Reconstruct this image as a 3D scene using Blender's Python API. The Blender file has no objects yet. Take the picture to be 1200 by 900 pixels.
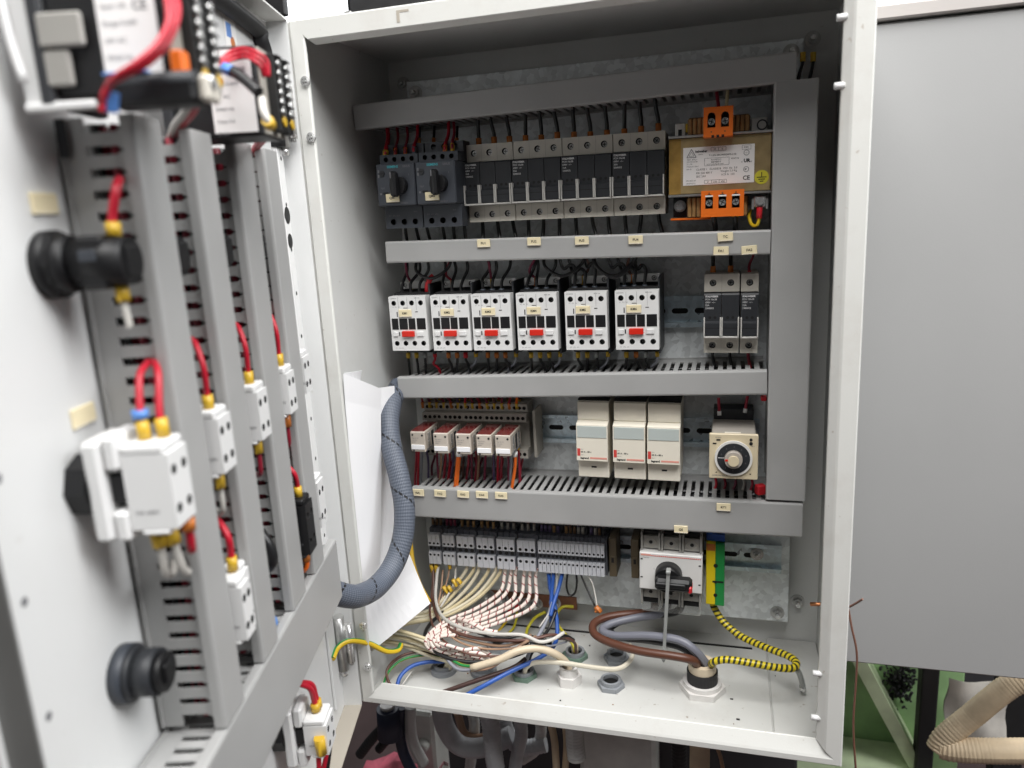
import bpy, bmesh, math, random
from mathutils import Vector, Matrix
from mathutils.geometry import tessellate_polygon
random.seed(7)
S = 0.001                                   # everything below is written in millimetres
scene = bpy.context.scene
COL = scene.collection

# ------------------------------------------------------------------ camera
CAM = Vector((393.0355, -672.5838, 525.6658))
ROT = Matrix(((0.9615238, -0.2746074, -0.0079191),
              (0.269396, 0.9368443, 0.223044),
              (-0.0538306, -0.2165955, 0.9747762)))      # columns: right, forward, up
FPX = 884.2324                                           # focal length in pixels of a 1200 wide frame
cam_d = bpy.data.cameras.new('camera')
cam = bpy.data.objects.new('camera', cam_d)
COL.objects.link(cam)
m = ROT.to_4x4() @ Matrix.Rotation(math.radians(90), 4, 'X')
m.translation = CAM * S
cam.matrix_world = m
cam_d.sensor_width = 36.0
cam_d.lens = FPX / 1200 * 36
cam_d.clip_start = 0.01
cam_d.clip_end = 60
cam_d.dof.use_dof = True
cam_d.dof.focus_distance = 0.80
cam_d.dof.aperture_fstop = 5.0
scene.camera = cam

# ------------------------------------------------------------------ light
world = bpy.data.worlds.new('World')
scene.world = world
world.use_nodes = True
world.node_tree.nodes['Background'].inputs[0].default_value = (0.93, 0.97, 1.0, 1)
world.node_tree.nodes['Background'].inputs[1].default_value = 0.035

def area_lamp(name, loc, target, sx, sy, power, colour):
    l = bpy.data.lights.new(name, 'AREA')
    l.shape = 'RECTANGLE'; l.size = sx * S; l.size_y = sy * S
    l.energy = power; l.color = colour
    o = bpy.data.objects.new(name, l); COL.objects.link(o)
    o.location = Vector(loc) * S
    d = (Vector(target) - Vector(loc)).normalized()
    o.rotation_euler = d.to_track_quat('-Z', 'Y').to_euler()
    return o
area_lamp('ceiling_lamp', (620, -690, 1950), (400, -150, 150), 1500, 1300, 72, (1.0, 0.99, 0.975))
area_lamp('side_fill_lamp', (1900, -270, 1600), (100, -100, 350), 900, 900, 34, (0.98, 0.99, 1.0))  # unseen fill lamp added at the right for the door and left wall

vs = scene.view_settings
vs.view_transform = 'Standard'; vs.look = 'None'; vs.gamma = 1.0; vs.use_curve_mapping = False
vs.exposure = 0.0
scene.cycles.use_denoising = True

# ------------------------------------------------------------------ pixel -> point helpers (1200x900 photograph)
def ray(u, v):
    return ROT @ Vector(((u - 600) / FPX, 1.0, -(v - 450) / FPX))
def P(u, v, Y):
    r = ray(u, v); return CAM + r * ((Y - CAM.y) / r.y)
def PX(u, v, X):
    r = ray(u, v); return CAM + r * ((X - CAM.x) / r.x)
def PZ(u, v, Z):
    r = ray(u, v); return CAM + r * ((Z - CAM.z) / r.z)
TH = 1.3062731
DD = Vector((math.cos(TH), -math.sin(TH), 0)); DN = Vector((math.sin(TH), math.cos(TH), 0))
DT = 19.795
DO = Vector((-0.273, -1.987, 0)) - DN * DT               # door frame: u along the door, n out of its inner face, z up
def D(u, n, z): return DO + DD * u + DN * n + Vector((0, 0, z))
def PD(u_, v_, n):                                       # pixel on the door plane n -> (u, n, z)
    r = ray(u_, v_); k = (n - (CAM - DO).dot(DN)) / r.dot(DN); q = CAM + r * k
    return ((q - DO).dot(DD), n, q.z)
def PU(u_, v_, u):                                       # pixel on the plane u = const -> (u, n, z)
    r = ray(u_, v_); k = (u - (CAM - DO).dot(DD)) / r.dot(DD); q = CAM + r * k
    return (u, (q - DO).dot(DN), q.z)
def PDW(u_, v_, n): return D(*PD(u_, v_, n))
ROTD = math.pi - TH                                      # local -Y of a thing faces out of the door

# ------------------------------------------------------------------ materials
MATS = {}
def mat(name, col, rough=0.5, metal=0.0, noise=0.0, nscale=40, bump=0.0, bscale=300, spec=0.5, emit=None, trans=0.0, coat=0.0, alpha=1.0):
    mt = bpy.data.materials.new(name); mt.use_nodes = True
    nt = mt.node_tree; b = nt.nodes['Principled BSDF']
    b.inputs['Base Color'].default_value = (*col, 1)
    b.inputs['Roughness'].default_value = rough
    b.inputs['Metallic'].default_value = metal
    b.inputs['Specular IOR Level'].default_value = spec
    if trans: b.inputs['Transmission Weight'].default_value = trans
    if coat: b.inputs['Coat Weight'].default_value = coat
    if alpha < 1: b.inputs['Alpha'].default_value = alpha
    if emit:
        b.inputs['Emission Color'].default_value = (*emit[0], 1); b.inputs['Emission Strength'].default_value = emit[1]
    tc = nt.nodes.new('ShaderNodeTexCoord')
    if noise:
        n = nt.nodes.new('ShaderNodeTexNoise'); n.inputs['Scale'].default_value = nscale; n.inputs['Detail'].default_value = 5
        nt.links.new(tc.outputs['Object'], n.inputs['Vector'])
        mr = nt.nodes.new('ShaderNodeMapRange'); mr.inputs['From Min'].default_value = 0.3; mr.inputs['From Max'].default_value = 0.7
        mr.inputs['To Min'].default_value = 1 - noise; mr.inputs['To Max'].default_value = 1 + noise
        nt.links.new(n.outputs['Fac'], mr.inputs['Value'])
        mx = nt.nodes.new('ShaderNodeVectorMath'); mx.operation = 'SCALE'; mx.inputs[0].default_value = col
        nt.links.new(mr.outputs[0], mx.inputs['Scale']); nt.links.new(mx.outputs[0], b.inputs['Base Color'])
        r2 = nt.nodes.new('ShaderNodeMapRange'); r2.inputs['To Min'].default_value = max(0.03, rough - 0.12); r2.inputs['To Max'].default_value = min(1, rough + 0.12)
        nt.links.new(n.outputs['Fac'], r2.inputs['Value']); nt.links.new(r2.outputs[0], b.inputs['Roughness'])
    if bump:
        n2 = nt.nodes.new('ShaderNodeTexNoise'); n2.inputs['Scale'].default_value = bscale; n2.inputs['Detail'].default_value = 3
        nt.links.new(tc.outputs['Object'], n2.inputs['Vector'])
        bp_ = nt.nodes.new('ShaderNodeBump'); bp_.inputs['Strength'].default_value = bump; bp_.inputs['Distance'].default_value = 0.0006
        nt.links.new(n2.outputs['Fac'], bp_.inputs['Height']); nt.links.new(bp_.outputs[0], b.inputs['Normal'])
    MATS[name] = mt
    return mt

def dirty_paint(name, col, rough, amount, dcol=(0.23, 0.17, 0.11)):
    mt = mat(name, col, rough, bump=0.12, bscale=700)
    nt = mt.node_tree; b = nt.nodes['Principled BSDF']; tc = [n for n in nt.nodes if n.type == 'TEX_COORD'][0]
    n = nt.nodes.new('ShaderNodeTexNoise'); n.inputs['Scale'].default_value = 9; n.inputs['Detail'].default_value = 9; n.inputs['Roughness'].default_value = 0.68
    nt.links.new(tc.outputs['Object'], n.inputs['Vector'])
    cr = nt.nodes.new('ShaderNodeValToRGB'); cr.color_ramp.elements[0].position = 0.52; cr.color_ramp.elements[0].color = (0, 0, 0, 1)
    cr.color_ramp.elements[1].position = 0.86; cr.color_ramp.elements[1].color = (amount, amount, amount, 1)
    nt.links.new(n.outputs['Fac'], cr.inputs[0])
    n3 = nt.nodes.new('ShaderNodeTexNoise'); n3.inputs['Scale'].default_value = 140; n3.inputs['Detail'].default_value = 2
    nt.links.new(tc.outputs['Object'], n3.inputs['Vector'])
    c3 = nt.nodes.new('ShaderNodeValToRGB'); c3.color_ramp.elements[0].position = 0.70; c3.color_ramp.elements[1].position = 0.78
    c3.color_ramp.elements[1].color = (amount * 1.4, amount * 1.4, amount * 1.4, 1)
    nt.links.new(n3.outputs['Fac'], c3.inputs[0])
    ad = nt.nodes.new('ShaderNodeMath'); ad.operation = 'ADD'; ad.use_clamp = True
    nt.links.new(cr.outputs[0], ad.inputs[0]); nt.links.new(c3.outputs[0], ad.inputs[1])
    mx = nt.nodes.new('ShaderNodeMix'); mx.data_type = 'RGBA'
    mx.inputs['A'].default_value = (*col, 1); mx.inputs['B'].default_value = (*dcol, 1)
    nt.links.new(ad.outputs[0], mx.inputs['Factor']); nt.links.new(mx.outputs['Result'], b.inputs['Base Color'])
    return mt

dirty_paint('cab_paint', (0.62, 0.625, 0.61), 0.42, 0.16)
dirty_paint('floor_paint', (0.55, 0.55, 0.528), 0.45, 0.42, (0.20, 0.15, 0.10))
dirty_paint('rim_paint', (0.68, 0.68, 0.65), 0.40, 0.32, (0.28, 0.19, 0.12))
dirty_paint('door_paint', (0.71, 0.715, 0.71), 0.40, 0.08)
dirty_paint('dusty_rim', (0.43, 0.39, 0.33), 0.55, 0.5, (0.22, 0.15, 0.10))
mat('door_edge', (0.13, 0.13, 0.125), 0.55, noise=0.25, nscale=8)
mat('duct', (0.375, 0.375, 0.37), 0.42, noise=0.05, nscale=14, bump=0.05, bscale=500)
mat('panel_grey', (0.35, 0.35, 0.348), 0.5, noise=0.04, nscale=3, bump=0.1, bscale=500)
mat('panel_rim', (0.46, 0.43, 0.41), 0.45, noise=0.06, nscale=6)
def zinc(name, col, rough, metal=0.9):
    mt = mat(name, col, rough, metal)
    nt = mt.node_tree; b = nt.nodes['Principled BSDF']; tc = [n for n in nt.nodes if n.type == 'TEX_COORD'][0]
    v = nt.nodes.new('ShaderNodeTexVoronoi'); v.inputs['Scale'].default_value = 170
    nt.links.new(tc.outputs['Object'], v.inputs['Vector'])
    n = nt.nodes.new('ShaderNodeTexNoise'); n.inputs['Scale'].default_value = 16; n.inputs['Detail'].default_value = 6
    nt.links.new(tc.outputs['Object'], n.inputs['Vector'])
    sx = nt.nodes.new('ShaderNodeSeparateColor'); nt.links.new(v.outputs['Color'], sx.inputs[0])
    ad = nt.nodes.new('ShaderNodeMath'); ad.operation = 'MULTIPLY_ADD'; ad.inputs[1].default_value = 0.35
    nt.links.new(sx.outputs[0], ad.inputs[0]); nt.links.new(n.outputs['Fac'], ad.inputs[2])
    cr = nt.nodes.new('ShaderNodeValToRGB'); cr.color_ramp.elements[0].position = 0.35; cr.color_ramp.elements[1].position = 0.95
    cr.color_ramp.elements[0].color = (*[c * 0.72 for c in col], 1); cr.color_ramp.elements[1].color = (*[min(1, c * 1.25) for c in col], 1)
    nt.links.new(ad.outputs[0], cr.inputs[0]); nt.links.new(cr.outputs[0], b.inputs['Base Color'])
    r2 = nt.nodes.new('ShaderNodeMapRange'); r2.inputs['To Min'].default_value = rough - 0.1; r2.inputs['To Max'].default_value = rough + 0.16
    nt.links.new(ad.outputs[0], r2.inputs['Value']); nt.links.new(r2.outputs[0], b.inputs['Roughness'])
zinc('zinc', (0.72, 0.75, 0.76), 0.42, 0.25)
zinc('rail_zinc', (0.62, 0.72, 0.78), 0.25, 0.7)
mat('chrome', (0.72, 0.72, 0.71), 0.25, 0.7, noise=0.1, nscale=200)
mat('screw_dark', (0.20, 0.20, 0.20), 0.45, 0.9, noise=0.2, nscale=120)
mat('steel', (0.48, 0.48, 0.47), 0.36, 0.75, noise=0.15, nscale=120)
mat('lamination', (0.38, 0.285, 0.14), 0.42, 0.35, noise=0.25, nscale=60)
mat('lamination_rust', (0.36, 0.215, 0.05), 0.45, 0.2, noise=0.3, nscale=60)
mat('copper_bar', (0.22, 0.10, 0.06), 0.45, 0.7, noise=0.3, nscale=50)
mat('copper', (0.60, 0.25, 0.11), 0.35, 0.9)
mat('coil_tape', (0.33, 0.19, 0.07), 0.5, noise=0.25, nscale=150)
mat('coil_dark', (0.14, 0.075, 0.03), 0.5, noise=0.3, nscale=150)
mat('white_plastic', (0.76, 0.76, 0.755), 0.38)
mat('contactor_white', (0.76, 0.76, 0.75), 0.42, noise=0.03, nscale=60)
mat('fuse_beige', (0.60, 0.565, 0.495), 0.45, noise=0.04, nscale=50)
mat('fuse_white', (0.56, 0.55, 0.52), 0.5)
mat('black_plastic', (0.010, 0.010, 0.011), 0.45, spec=0.35, noise=0.2, nscale=90)
mat('dark_plastic', (0.026, 0.028, 0.032), 0.48, spec=0.4)
mat('anthracite', (0.042, 0.048, 0.060), 0.5, noise=0.05, nscale=60)
mat('hole_dark', (0.006, 0.006, 0.006), 0.7)
mat('red_plastic', (0.66, 0.022, 0.010), 0.35)
mat('orange_plastic', (0.80, 0.16, 0.012), 0.40)
mat('ferrule_orange', (0.55, 0.17, 0.03), 0.4)
mat('ferrule_yellow', (0.60, 0.38, 0.03), 0.4)
mat('ferrule_blue', (0.10, 0.25, 0.62), 0.4)
mat('ferrule_red', (0.60, 0.02, 0.03), 0.4)
mat('ferrule_grey', (0.12, 0.14, 0.17), 0.4)
mat('tag_cream', (0.82, 0.72, 0.48), 0.45)
mat('ink_black', (0.012, 0.012, 0.012), 0.6)
mat('ink_grey', (0.16, 0.16, 0.17), 0.6)
mat('ink_white', (0.62, 0.62, 0.62), 0.5)
mat('ink_teal', (0.03, 0.33, 0.38), 0.5)
mat('ink_red', (0.62, 0.06, 0.05), 0.5)
mat('ink_pink', (0.75, 0.32, 0.26), 0.5)
mat('label_white', (0.86, 0.845, 0.83), 0.45)
mat('sticker_yellow', (0.62, 0.56, 0.04), 0.45)
mat('beige_plastic', (0.82, 0.77, 0.66), 0.40, noise=0.02, nscale=40)
mat('window_strip', (0.50, 0.55, 0.53), 0.22)
mat('timer_beige', (0.64, 0.55, 0.38), 0.40)
mat('timer_grey', (0.40, 0.37, 0.33), 0.42)
mat('dial_white', (0.72, 0.71, 0.68), 0.35)
mat('dial_grey', (0.40, 0.36, 0.32), 0.4)
mat('relay_clear', (0.42, 0.40, 0.36), 0.25)
mat('relay_maroon', (0.16, 0.026, 0.024), 0.16, coat=0.6)
mat('relay_face', (0.56, 0.50, 0.43), 0.25, coat=0.5)
mat('socket_grey', (0.36, 0.34, 0.30), 0.5)
mat('terminal_grey', (0.68, 0.695, 0.74), 0.45, noise=0.03, nscale=80)
mat('terminal_dark', (0.08, 0.085, 0.10), 0.5)
mat('switch_grey', (0.33, 0.32, 0.295), 0.45, noise=0.04, nscale=50)
mat('switch_white', (0.76, 0.75, 0.73), 0.4)
mat('bracket_brown', (0.13, 0.10, 0.06), 0.5)
mat('earth_yellow', (0.78, 0.60, 0.01), 0.38)
mat('earth_green', (0.015, 0.26, 0.06), 0.38)
mat('paper', (0.92, 0.92, 0.935), 0.85)
mat('gland_grey', (0.26, 0.275, 0.295), 0.5)
mat('gland_green', (0.15, 0.23, 0.18), 0.5)
mat('gland_white', (0.68, 0.66, 0.64), 0.42)
mat('rubber', (0.012, 0.012, 0.013), 0.62, noise=0.2, nscale=80)
mat('tape_grey', (0.33, 0.34, 0.33), 0.4)
mat('clear_plastic', (0.75, 0.76, 0.74), 0.15, alpha=0.28)
mat('workshop_floor', (0.10, 0.07, 0.07), 0.6, noise=0.3, nscale=3)
mat('machine_green', (0.38, 0.60, 0.29), 0.55, noise=0.3, nscale=12)
mat('machine_green_pale', (0.62, 0.72, 0.47), 0.5, noise=0.2, nscale=20)
mat('hose_beige', (0.62, 0.49, 0.33), 0.55, noise=0.15, nscale=40)
mat('hose_grey', (0.48, 0.485, 0.50), 0.5, noise=0.15, nscale=40)
mat('hose_white', (0.62, 0.62, 0.60), 0.5)
mat('machine_grey', (0.64, 0.64, 0.60), 0.5, noise=0.25, nscale=15)
mat('navy', (0.022, 0.028, 0.055), 0.5)
mat('rag_red', (0.45, 0.10, 0.14), 0.9, noise=0.6, nscale=25)
mat('rag_white', (0.60, 0.57, 0.52), 0.9, noise=0.3, nscale=20)
mat('window_light', (1, 1, 1), 0.5, emit=((0.95, 0.98, 1.0), 2.2))
mat('window_frame', (0.55, 0.58, 0.60), 0.4)
mat('wire_rust', (0.16, 0.07, 0.045), 0.5)
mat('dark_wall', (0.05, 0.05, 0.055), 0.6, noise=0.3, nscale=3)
# wires
WIRE_COL = dict(black=(0.013, 0.013, 0.014), red=(0.47, 0.010, 0.028), dark_red=(0.27, 0.012, 0.03), orange=(0.80, 0.15, 0.012), maroon=(0.17, 0.016, 0.045),
    brown=(0.115, 0.05, 0.035), blue=(0.025, 0.095, 0.38), grey=(0.27, 0.28, 0.32), white=(0.56, 0.54, 0.50), cream=(0.66, 0.57, 0.36), pale_cream=(0.72, 0.66, 0.50),
    yellow=(0.62, 0.55, 0.03), purple=(0.10, 0.075, 0.16), dark_brown=(0.06, 0.03, 0.025), power_brown=(0.10, 0.036, 0.02), power_grey=(0.18, 0.185, 0.22),
    beige=(0.62, 0.52, 0.38), ivory=(0.66, 0.61, 0.50), tan=(0.36, 0.22, 0.14))
for k, c in WIRE_COL.items(): mat('wire_' + k, c, 0.40 if k != 'black' else 0.34)

def uv_pattern(name, build, rough=0.45):
    mt = bpy.data.materials.new(name); mt.use_nodes = True; nt = mt.node_tree
    b = nt.nodes['Principled BSDF']; b.inputs['Roughness'].default_value = rough
    uv = nt.nodes.new('ShaderNodeUVMap'); sp = nt.nodes.new('ShaderNodeSeparateXYZ'); nt.links.new(uv.outputs[0], sp.inputs[0])
    build(nt, b, sp); MATS[name] = mt
def mth(nt, op, a, b_=None, c=None):
    n = nt.nodes.new('ShaderNodeMath'); n.operation = op
    for i, s in enumerate((a, b_, c)):
        if s is None: continue
        if isinstance(s, (int, float)): n.inputs[i].default_value = s
        else: nt.links.new(s, n.inputs[i])
    return n.outputs[0]
def cmix(nt, f, a, b_):
    n = nt.nodes.new('ShaderNodeMix'); n.data_type = 'RGBA'
    nt.links.new(f, n.inputs['Factor'])
    for k, s in (('A', a), ('B', b_)):
        if isinstance(s, tuple): n.inputs[k].default_value = (*s, 1)
        else: nt.links.new(s, n.inputs[k])
    return n.outputs['Result']
def banded(nt, b, sp):                     # white insulation with dark red printed rings and a spiral
    fr = mth(nt, 'FRACT', mth(nt, 'ADD', mth(nt, 'DIVIDE', sp.outputs[0], 10.5), mth(nt, 'MULTIPLY', mth(nt, 'SINE', mth(nt, 'MULTIPLY', sp.outputs[1], 6.2832)), 0.12))); ring = mth(nt, 'LESS_THAN', fr, 0.15)
    nt.links.new(cmix(nt, ring, (0.80, 0.70, 0.63), (0.27, 0.035, 0.04)), b.inputs['Base Color'])
uv_pattern('wire_banded', banded)
def spiral(nt, b, sp):                     # yellow and black-green earth spiral
    fr = mth(nt, 'FRACT', mth(nt, 'ADD', mth(nt, 'DIVIDE', sp.outputs[0], 5.2), sp.outputs[1])); f = mth(nt, 'LESS_THAN', fr, 0.45)
    nt.links.new(cmix(nt, f, (0.66, 0.52, 0.02), (0.025, 0.03, 0.012)), b.inputs['Base Color'])
uv_pattern('wire_spiral', spiral, 0.4)
def earthy(nt, b, sp):                     # yellow wire with a green stripe along it
    f = mth(nt, 'LESS_THAN', mth(nt, 'ABSOLUTE', mth(nt, 'SUBTRACT', sp.outputs[1], 0.62)), 0.17)
    nt.links.new(cmix(nt, f, (0.74, 0.50, 0.02), (0.02, 0.24, 0.06)), b.inputs['Base Color'])
uv_pattern('wire_earth', earthy, 0.4)
def braid(nt, b, sp):                      # blue-grey braided sleeve with dark tracer threads
    a1 = mth(nt, 'ADD', mth(nt, 'DIVIDE', sp.outputs[0], 3.4), mth(nt, 'MULTIPLY', sp.outputs[1], 38.0))
    a2 = mth(nt, 'SUBTRACT', mth(nt, 'DIVIDE', sp.outputs[0], 3.4), mth(nt, 'MULTIPLY', sp.outputs[1], 38.0))
    w = mth(nt, 'MULTIPLY', mth(nt, 'SINE', mth(nt, 'MULTIPLY', a1, 3.14159)), mth(nt, 'SINE', mth(nt, 'MULTIPLY', a2, 3.14159)))
    f = mth(nt, 'MULTIPLY_ADD', w, 0.5, 0.5)
    base = cmix(nt, f, (0.055, 0.066, 0.09), (0.15, 0.172, 0.215))
    t = mth(nt, 'FRACT', mth(nt, 'ADD', mth(nt, 'DIVIDE', sp.outputs[0], 62.0), mth(nt, 'MULTIPLY', sp.outputs[1], 1.0)))
    d = mth(nt, 'FRACT', mth(nt, 'MULTIPLY', sp.outputs[1], 14.0))
    tr = mth(nt, 'MULTIPLY', mth(nt, 'LESS_THAN', t, 0.05), mth(nt, 'LESS_THAN', d, 0.72))
    nt.links.new(cmix(nt, tr, base, (0.012, 0.012, 0.014)), b.inputs['Base Color'])
    bm_ = nt.nodes.new('ShaderNodeBump'); bm_.inputs['Strength'].default_value = 0.6; bm_.inputs['Distance'].default_value = 0.0005
    nt.links.new(f, bm_.inputs['Height']); nt.links.new(bm_.outputs[0], b.inputs['Normal'])
uv_pattern('braid', braid, 0.5)

# ------------------------------------------------------------------ mesh builder
def rect(x0, x1, z0, z1): return [(x0, z0), (x1, z0), (x1, z1), (x0, z1)]
class MB:
    def __init__(s): s.v = []; s.f = []; s.m = []; s.sm = []; s.uv = {}
    def add(s, vs_, fs, mt, smooth=False):
        o = len(s.v); s.v += [tuple(v) for v in vs_]
        for f in fs: s.f.append(tuple(i + o for i in f)); s.m.append(mt); s.sm.append(smooth)
        return o
    def box(s, x0, x1, y0, y1, z0, z1, mt, c=0.0):
        if x0 > x1: x0, x1 = x1, x0
        if y0 > y1: y0, y1 = y1, y0
        if z0 > z1: z0, z1 = z1, z0
        if c <= 0:
            v = [(x, y, z) for x in (x0, x1) for y in (y0, y1) for z in (z0, z1)]
            f = [(0, 1, 3, 2), (4, 6, 7, 5), (0, 4, 5, 1), (2, 3, 7, 6), (0, 2, 6, 4), (1, 5, 7, 3)]
            s.add(v, f, mt); return s
        c = min(c, (x1 - x0) * .45, (y1 - y0) * .45, (z1 - z0) * .45)
        v = []; idx = {}
        X = (x0, x1); Y = (y0, y1); Z = (z0, z1)
        for i in (0, 1):
            for j in (0, 1):
                for k in (0, 1):
                    sx, sy, sz = (c if i == 0 else -c), (c if j == 0 else -c), (c if k == 0 else -c)
                    idx[i, j, k, 0] = len(v); v.append((X[i], Y[j] + sy, Z[k] + sz))
                    idx[i, j, k, 1] = len(v); v.append((X[i] + sx, Y[j], Z[k] + sz))
                    idx[i, j, k, 2] = len(v); v.append((X[i] + sx, Y[j] + sy, Z[k]))
        f = []
        for i in (0, 1):
            q = [idx[i, 0, 0, 0], idx[i, 1, 0, 0], idx[i, 1, 1, 0], idx[i, 0, 1, 0]]; f.append(q if i else q[::-1])
            q = [idx[0, i, 0, 1], idx[0, i, 1, 1], idx[1, i, 1, 1], idx[1, i, 0, 1]]; f.append(q if i else q[::-1])
            q = [idx[0, 0, i, 2], idx[1, 0, i, 2], idx[1, 1, i, 2], idx[0, 1, i, 2]]; f.append(q if i else q[::-1])
        for a in (0, 1):
            for b in (0, 1):
                f.append([idx[a, b, 0, 0], idx[a, b, 1, 0], idx[a, b, 1, 1], idx[a, b, 0, 1]])
                f.append([idx[a, 0, b, 0], idx[a, 1, b, 0], idx[a, 1, b, 2], idx[a, 0, b, 2]])
                f.append([idx[0, a, b, 1], idx[1, a, b, 1], idx[1, a, b, 2], idx[0, a, b, 2]])
                for k in (0, 1): f.append([idx[a, b, k, 0], idx[a, b, k, 1], idx[a, b, k, 2]])
        s.add(v, f, mt); s.fix = True
        return s
    def cyl(s, cx, cy, cz, r, h, mt, axis='y', seg=16, r2=None, cap=True, smooth=True, cm=None):
        """along +axis from the centre point for h"""
        r2 = r if r2 is None else r2
        ax = {'x': (0, 1, 2), 'y': (1, 2, 0), 'z': (2, 0, 1)}[axis]
        v = []
        for k, rr in ((0, r), (h, r2)):
            for i in range(seg):
                a = 2 * math.pi * i / seg
                p = [0, 0, 0]; p[ax[0]] = k; p[ax[1]] = rr * math.cos(a); p[ax[2]] = rr * math.sin(a)
                v.append((cx + p[0], cy + p[1], cz + p[2]))
        f = [(i, (i + 1) % seg, seg + (i + 1) % seg, seg + i) for i in range(seg)]
        o = s.add(v, f, mt, smooth)
        if cap:
            s.f.append(tuple(o + i for i in range(seg))[::-1]); s.m.append(cm or mt); s.sm.append(False)
            s.f.append(tuple(o + seg + i for i in range(seg))); s.m.append(cm or mt); s.sm.append(False)
        return s
    def ring(s, cx, cy, cz, ro, ri, h, mt, axis='y', seg=20, hexo=False):
        ax = {'x': (0, 1, 2), 'y': (1, 2, 0), 'z': (2, 0, 1)}[axis]
        v = []
        for k in (0, h):
            for rr, hx_ in ((ro, hexo), (ri, False)):
                for i in range(seg):
                    a = 2 * math.pi * i / seg; q = rr
                    if hx_:
                        t = (a % (math.pi / 3)) - math.pi / 6; q = rr * math.cos(math.pi / 6) / math.cos(t)
                    p = [0, 0, 0]; p[ax[0]] = k; p[ax[1]] = q * math.cos(a); p[ax[2]] = q * math.sin(a)
                    v.append((cx + p[0], cy + p[1], cz + p[2]))
        f = []
        for i in range(seg):
            j = (i + 1) % seg
            f += [(i, j, 2 * seg + j, 2 * seg + i), (seg + i, 3 * seg + i, 3 * seg + j, seg + j), (i, seg + i, seg + j, j), (2 * seg + i, 2 * seg + j, 3 * seg + j, 3 * seg + i)]
        s.add(v, f, mt, False); s.fix = True
        return s
    def prism(s, poly, a, b, mt, axis='x', smooth=False):
        """2-D polygon extruded along an axis from a to b; poly in the other two axes in (y,z) (x,z) (x,y) order"""
        n = len(poly)
        def mk(p, t): return {'x': (t, p[0], p[1]), 'y': (p[0], t, p[1]), 'z': (p[0], p[1], t)}[axis]
        v = [mk(p, a) for p in poly] + [mk(p, b) for p in poly]
        o = s.add(v, [(i, (i + 1) % n, n + (i + 1) % n, n + i) for i in range(n)], mt, smooth)
        tris = tessellate_polygon([[Vector((p[0], p[1], 0)) for p in poly]])
        for t in tris:
            s.f.append(tuple(o + i for i in t)); s.m.append(mt); s.sm.append(False)
            s.f.append(tuple(o + n + i for i in t[::-1])); s.m.append(mt); s.sm.append(False)
        s.fix = True
        return s
    def plate(s, outer, holes, y, depth, mt, hmt='hole_dark', wall=None):
        """front sheet in the XZ plane at y facing -Y, pierced by holes that go back by depth and end in a dark bottom"""
        pl = [[Vector((p[0], p[1], 0)) for p in outer]] + [[Vector((p[0], p[1], 0)) for p in h] for h in holes]
        flat = [p for q in pl for p in q]
        o = s.add([(p.x, y, p.y) for p in flat], [], mt)
        for t in tessellate_polygon(pl):
            a, b, c = (flat[i] for i in t)
            cr = (b - a).cross(c - a).z
            tt = tuple(o + i for i in t)
            s.f.append(tt if cr > 0 else tt[::-1]); s.m.append(mt); s.sm.append(False)
        for h in holes:
            n = len(h)
            v = [(p[0], y, p[1]) for p in h] + [(p[0], y + depth, p[1]) for p in h]
            s.add(v, [(i, (i + 1) % n, n + (i + 1) % n, n + i) for i in range(n)], wall or hmt)
            s.add([(p[0], y + depth, p[1]) for p in h], [tuple(range(n))], hmt)
        return s
    def block(s, x0, x1, z0, z1, holes, yf, yb, depth, mt, hmt='hole_dark', top=None):
        """closed box whose front face at yf is pierced by blind holes"""
        s.plate(rect(x0, x1, z0, z1), holes, yf, depth, mt, hmt)
        v = [(x, y, z) for y in (yf, yb) for x, z in ((x0, z0), (x1, z0), (x1, z1), (x0, z1))]
        s.add(v, [(0, 1, 5, 4), (1, 2, 6, 5), (2, 3, 7, 6), (3, 0, 4, 7), (4, 5, 6, 7)], mt)
        return s
    def tube(s, pts, r, mt, seg=8, sub=6, caps=True, r_fn=None, curve=True):
        pts = [Vector(p) for p in pts]
        if curve and len(pts) > 2:
            q = []; ext = [2 * pts[0] - pts[1]] + pts + [2 * pts[-1] - pts[-2]]
            for i in range(1, len(ext) - 2):
                p0, p1, p2, p3 = ext[i - 1:i + 3]
                for k in range(sub):
                    t = k / sub
                    q.append(0.5 * ((2 * p1) + (p2 - p0) * t + (2 * p0 - 5 * p1 + 4 * p2 - p3) * t * t + (3 * p1 - p0 - 3 * p2 + p3) * t ** 3))
            q.append(pts[-1]); pts = q
        n = len(pts); L = 0
        t = (pts[1] - pts[0]).normalized(); up = Vector((0, 0, 1)) if abs(t.z) < .9 else Vector((1, 0, 0))
        a = t.cross(up).normalized(); v = []; uvs = []
        for i in range(n):
            t2 = (pts[min(i + 1, n - 1)] - pts[max(i - 1, 0)]).normalized()
            a = (a - t2 * a.dot(t2)).normalized(); b = t2.cross(a)
            if i: L += (pts[i] - pts[i - 1]).length
            rr = r_fn(L) if r_fn else r
            for k in range(seg + 1):
                g = 2 * math.pi * k / seg
                v.append(pts[i] + (a * math.cos(g) + b * math.sin(g)) * rr); uvs.append((L, k / seg))
        w = seg + 1
        f = [(i * w + k, i * w + k + 1, (i + 1) * w + k + 1, (i + 1) * w + k) for i in range(n - 1) for k in range(seg)]
        o = s.add(v, f, mt, True)
        for i, q in enumerate(uvs): s.uv[o + i] = q
        if caps:
            s.f.append(tuple(o + k for k in range(seg))[::-1]); s.m.append(mt); s.sm.append(False)
            s.f.append(tuple(o + (n - 1) * w + k for k in range(seg))); s.m.append(mt); s.sm.append(False)
        return s
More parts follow.
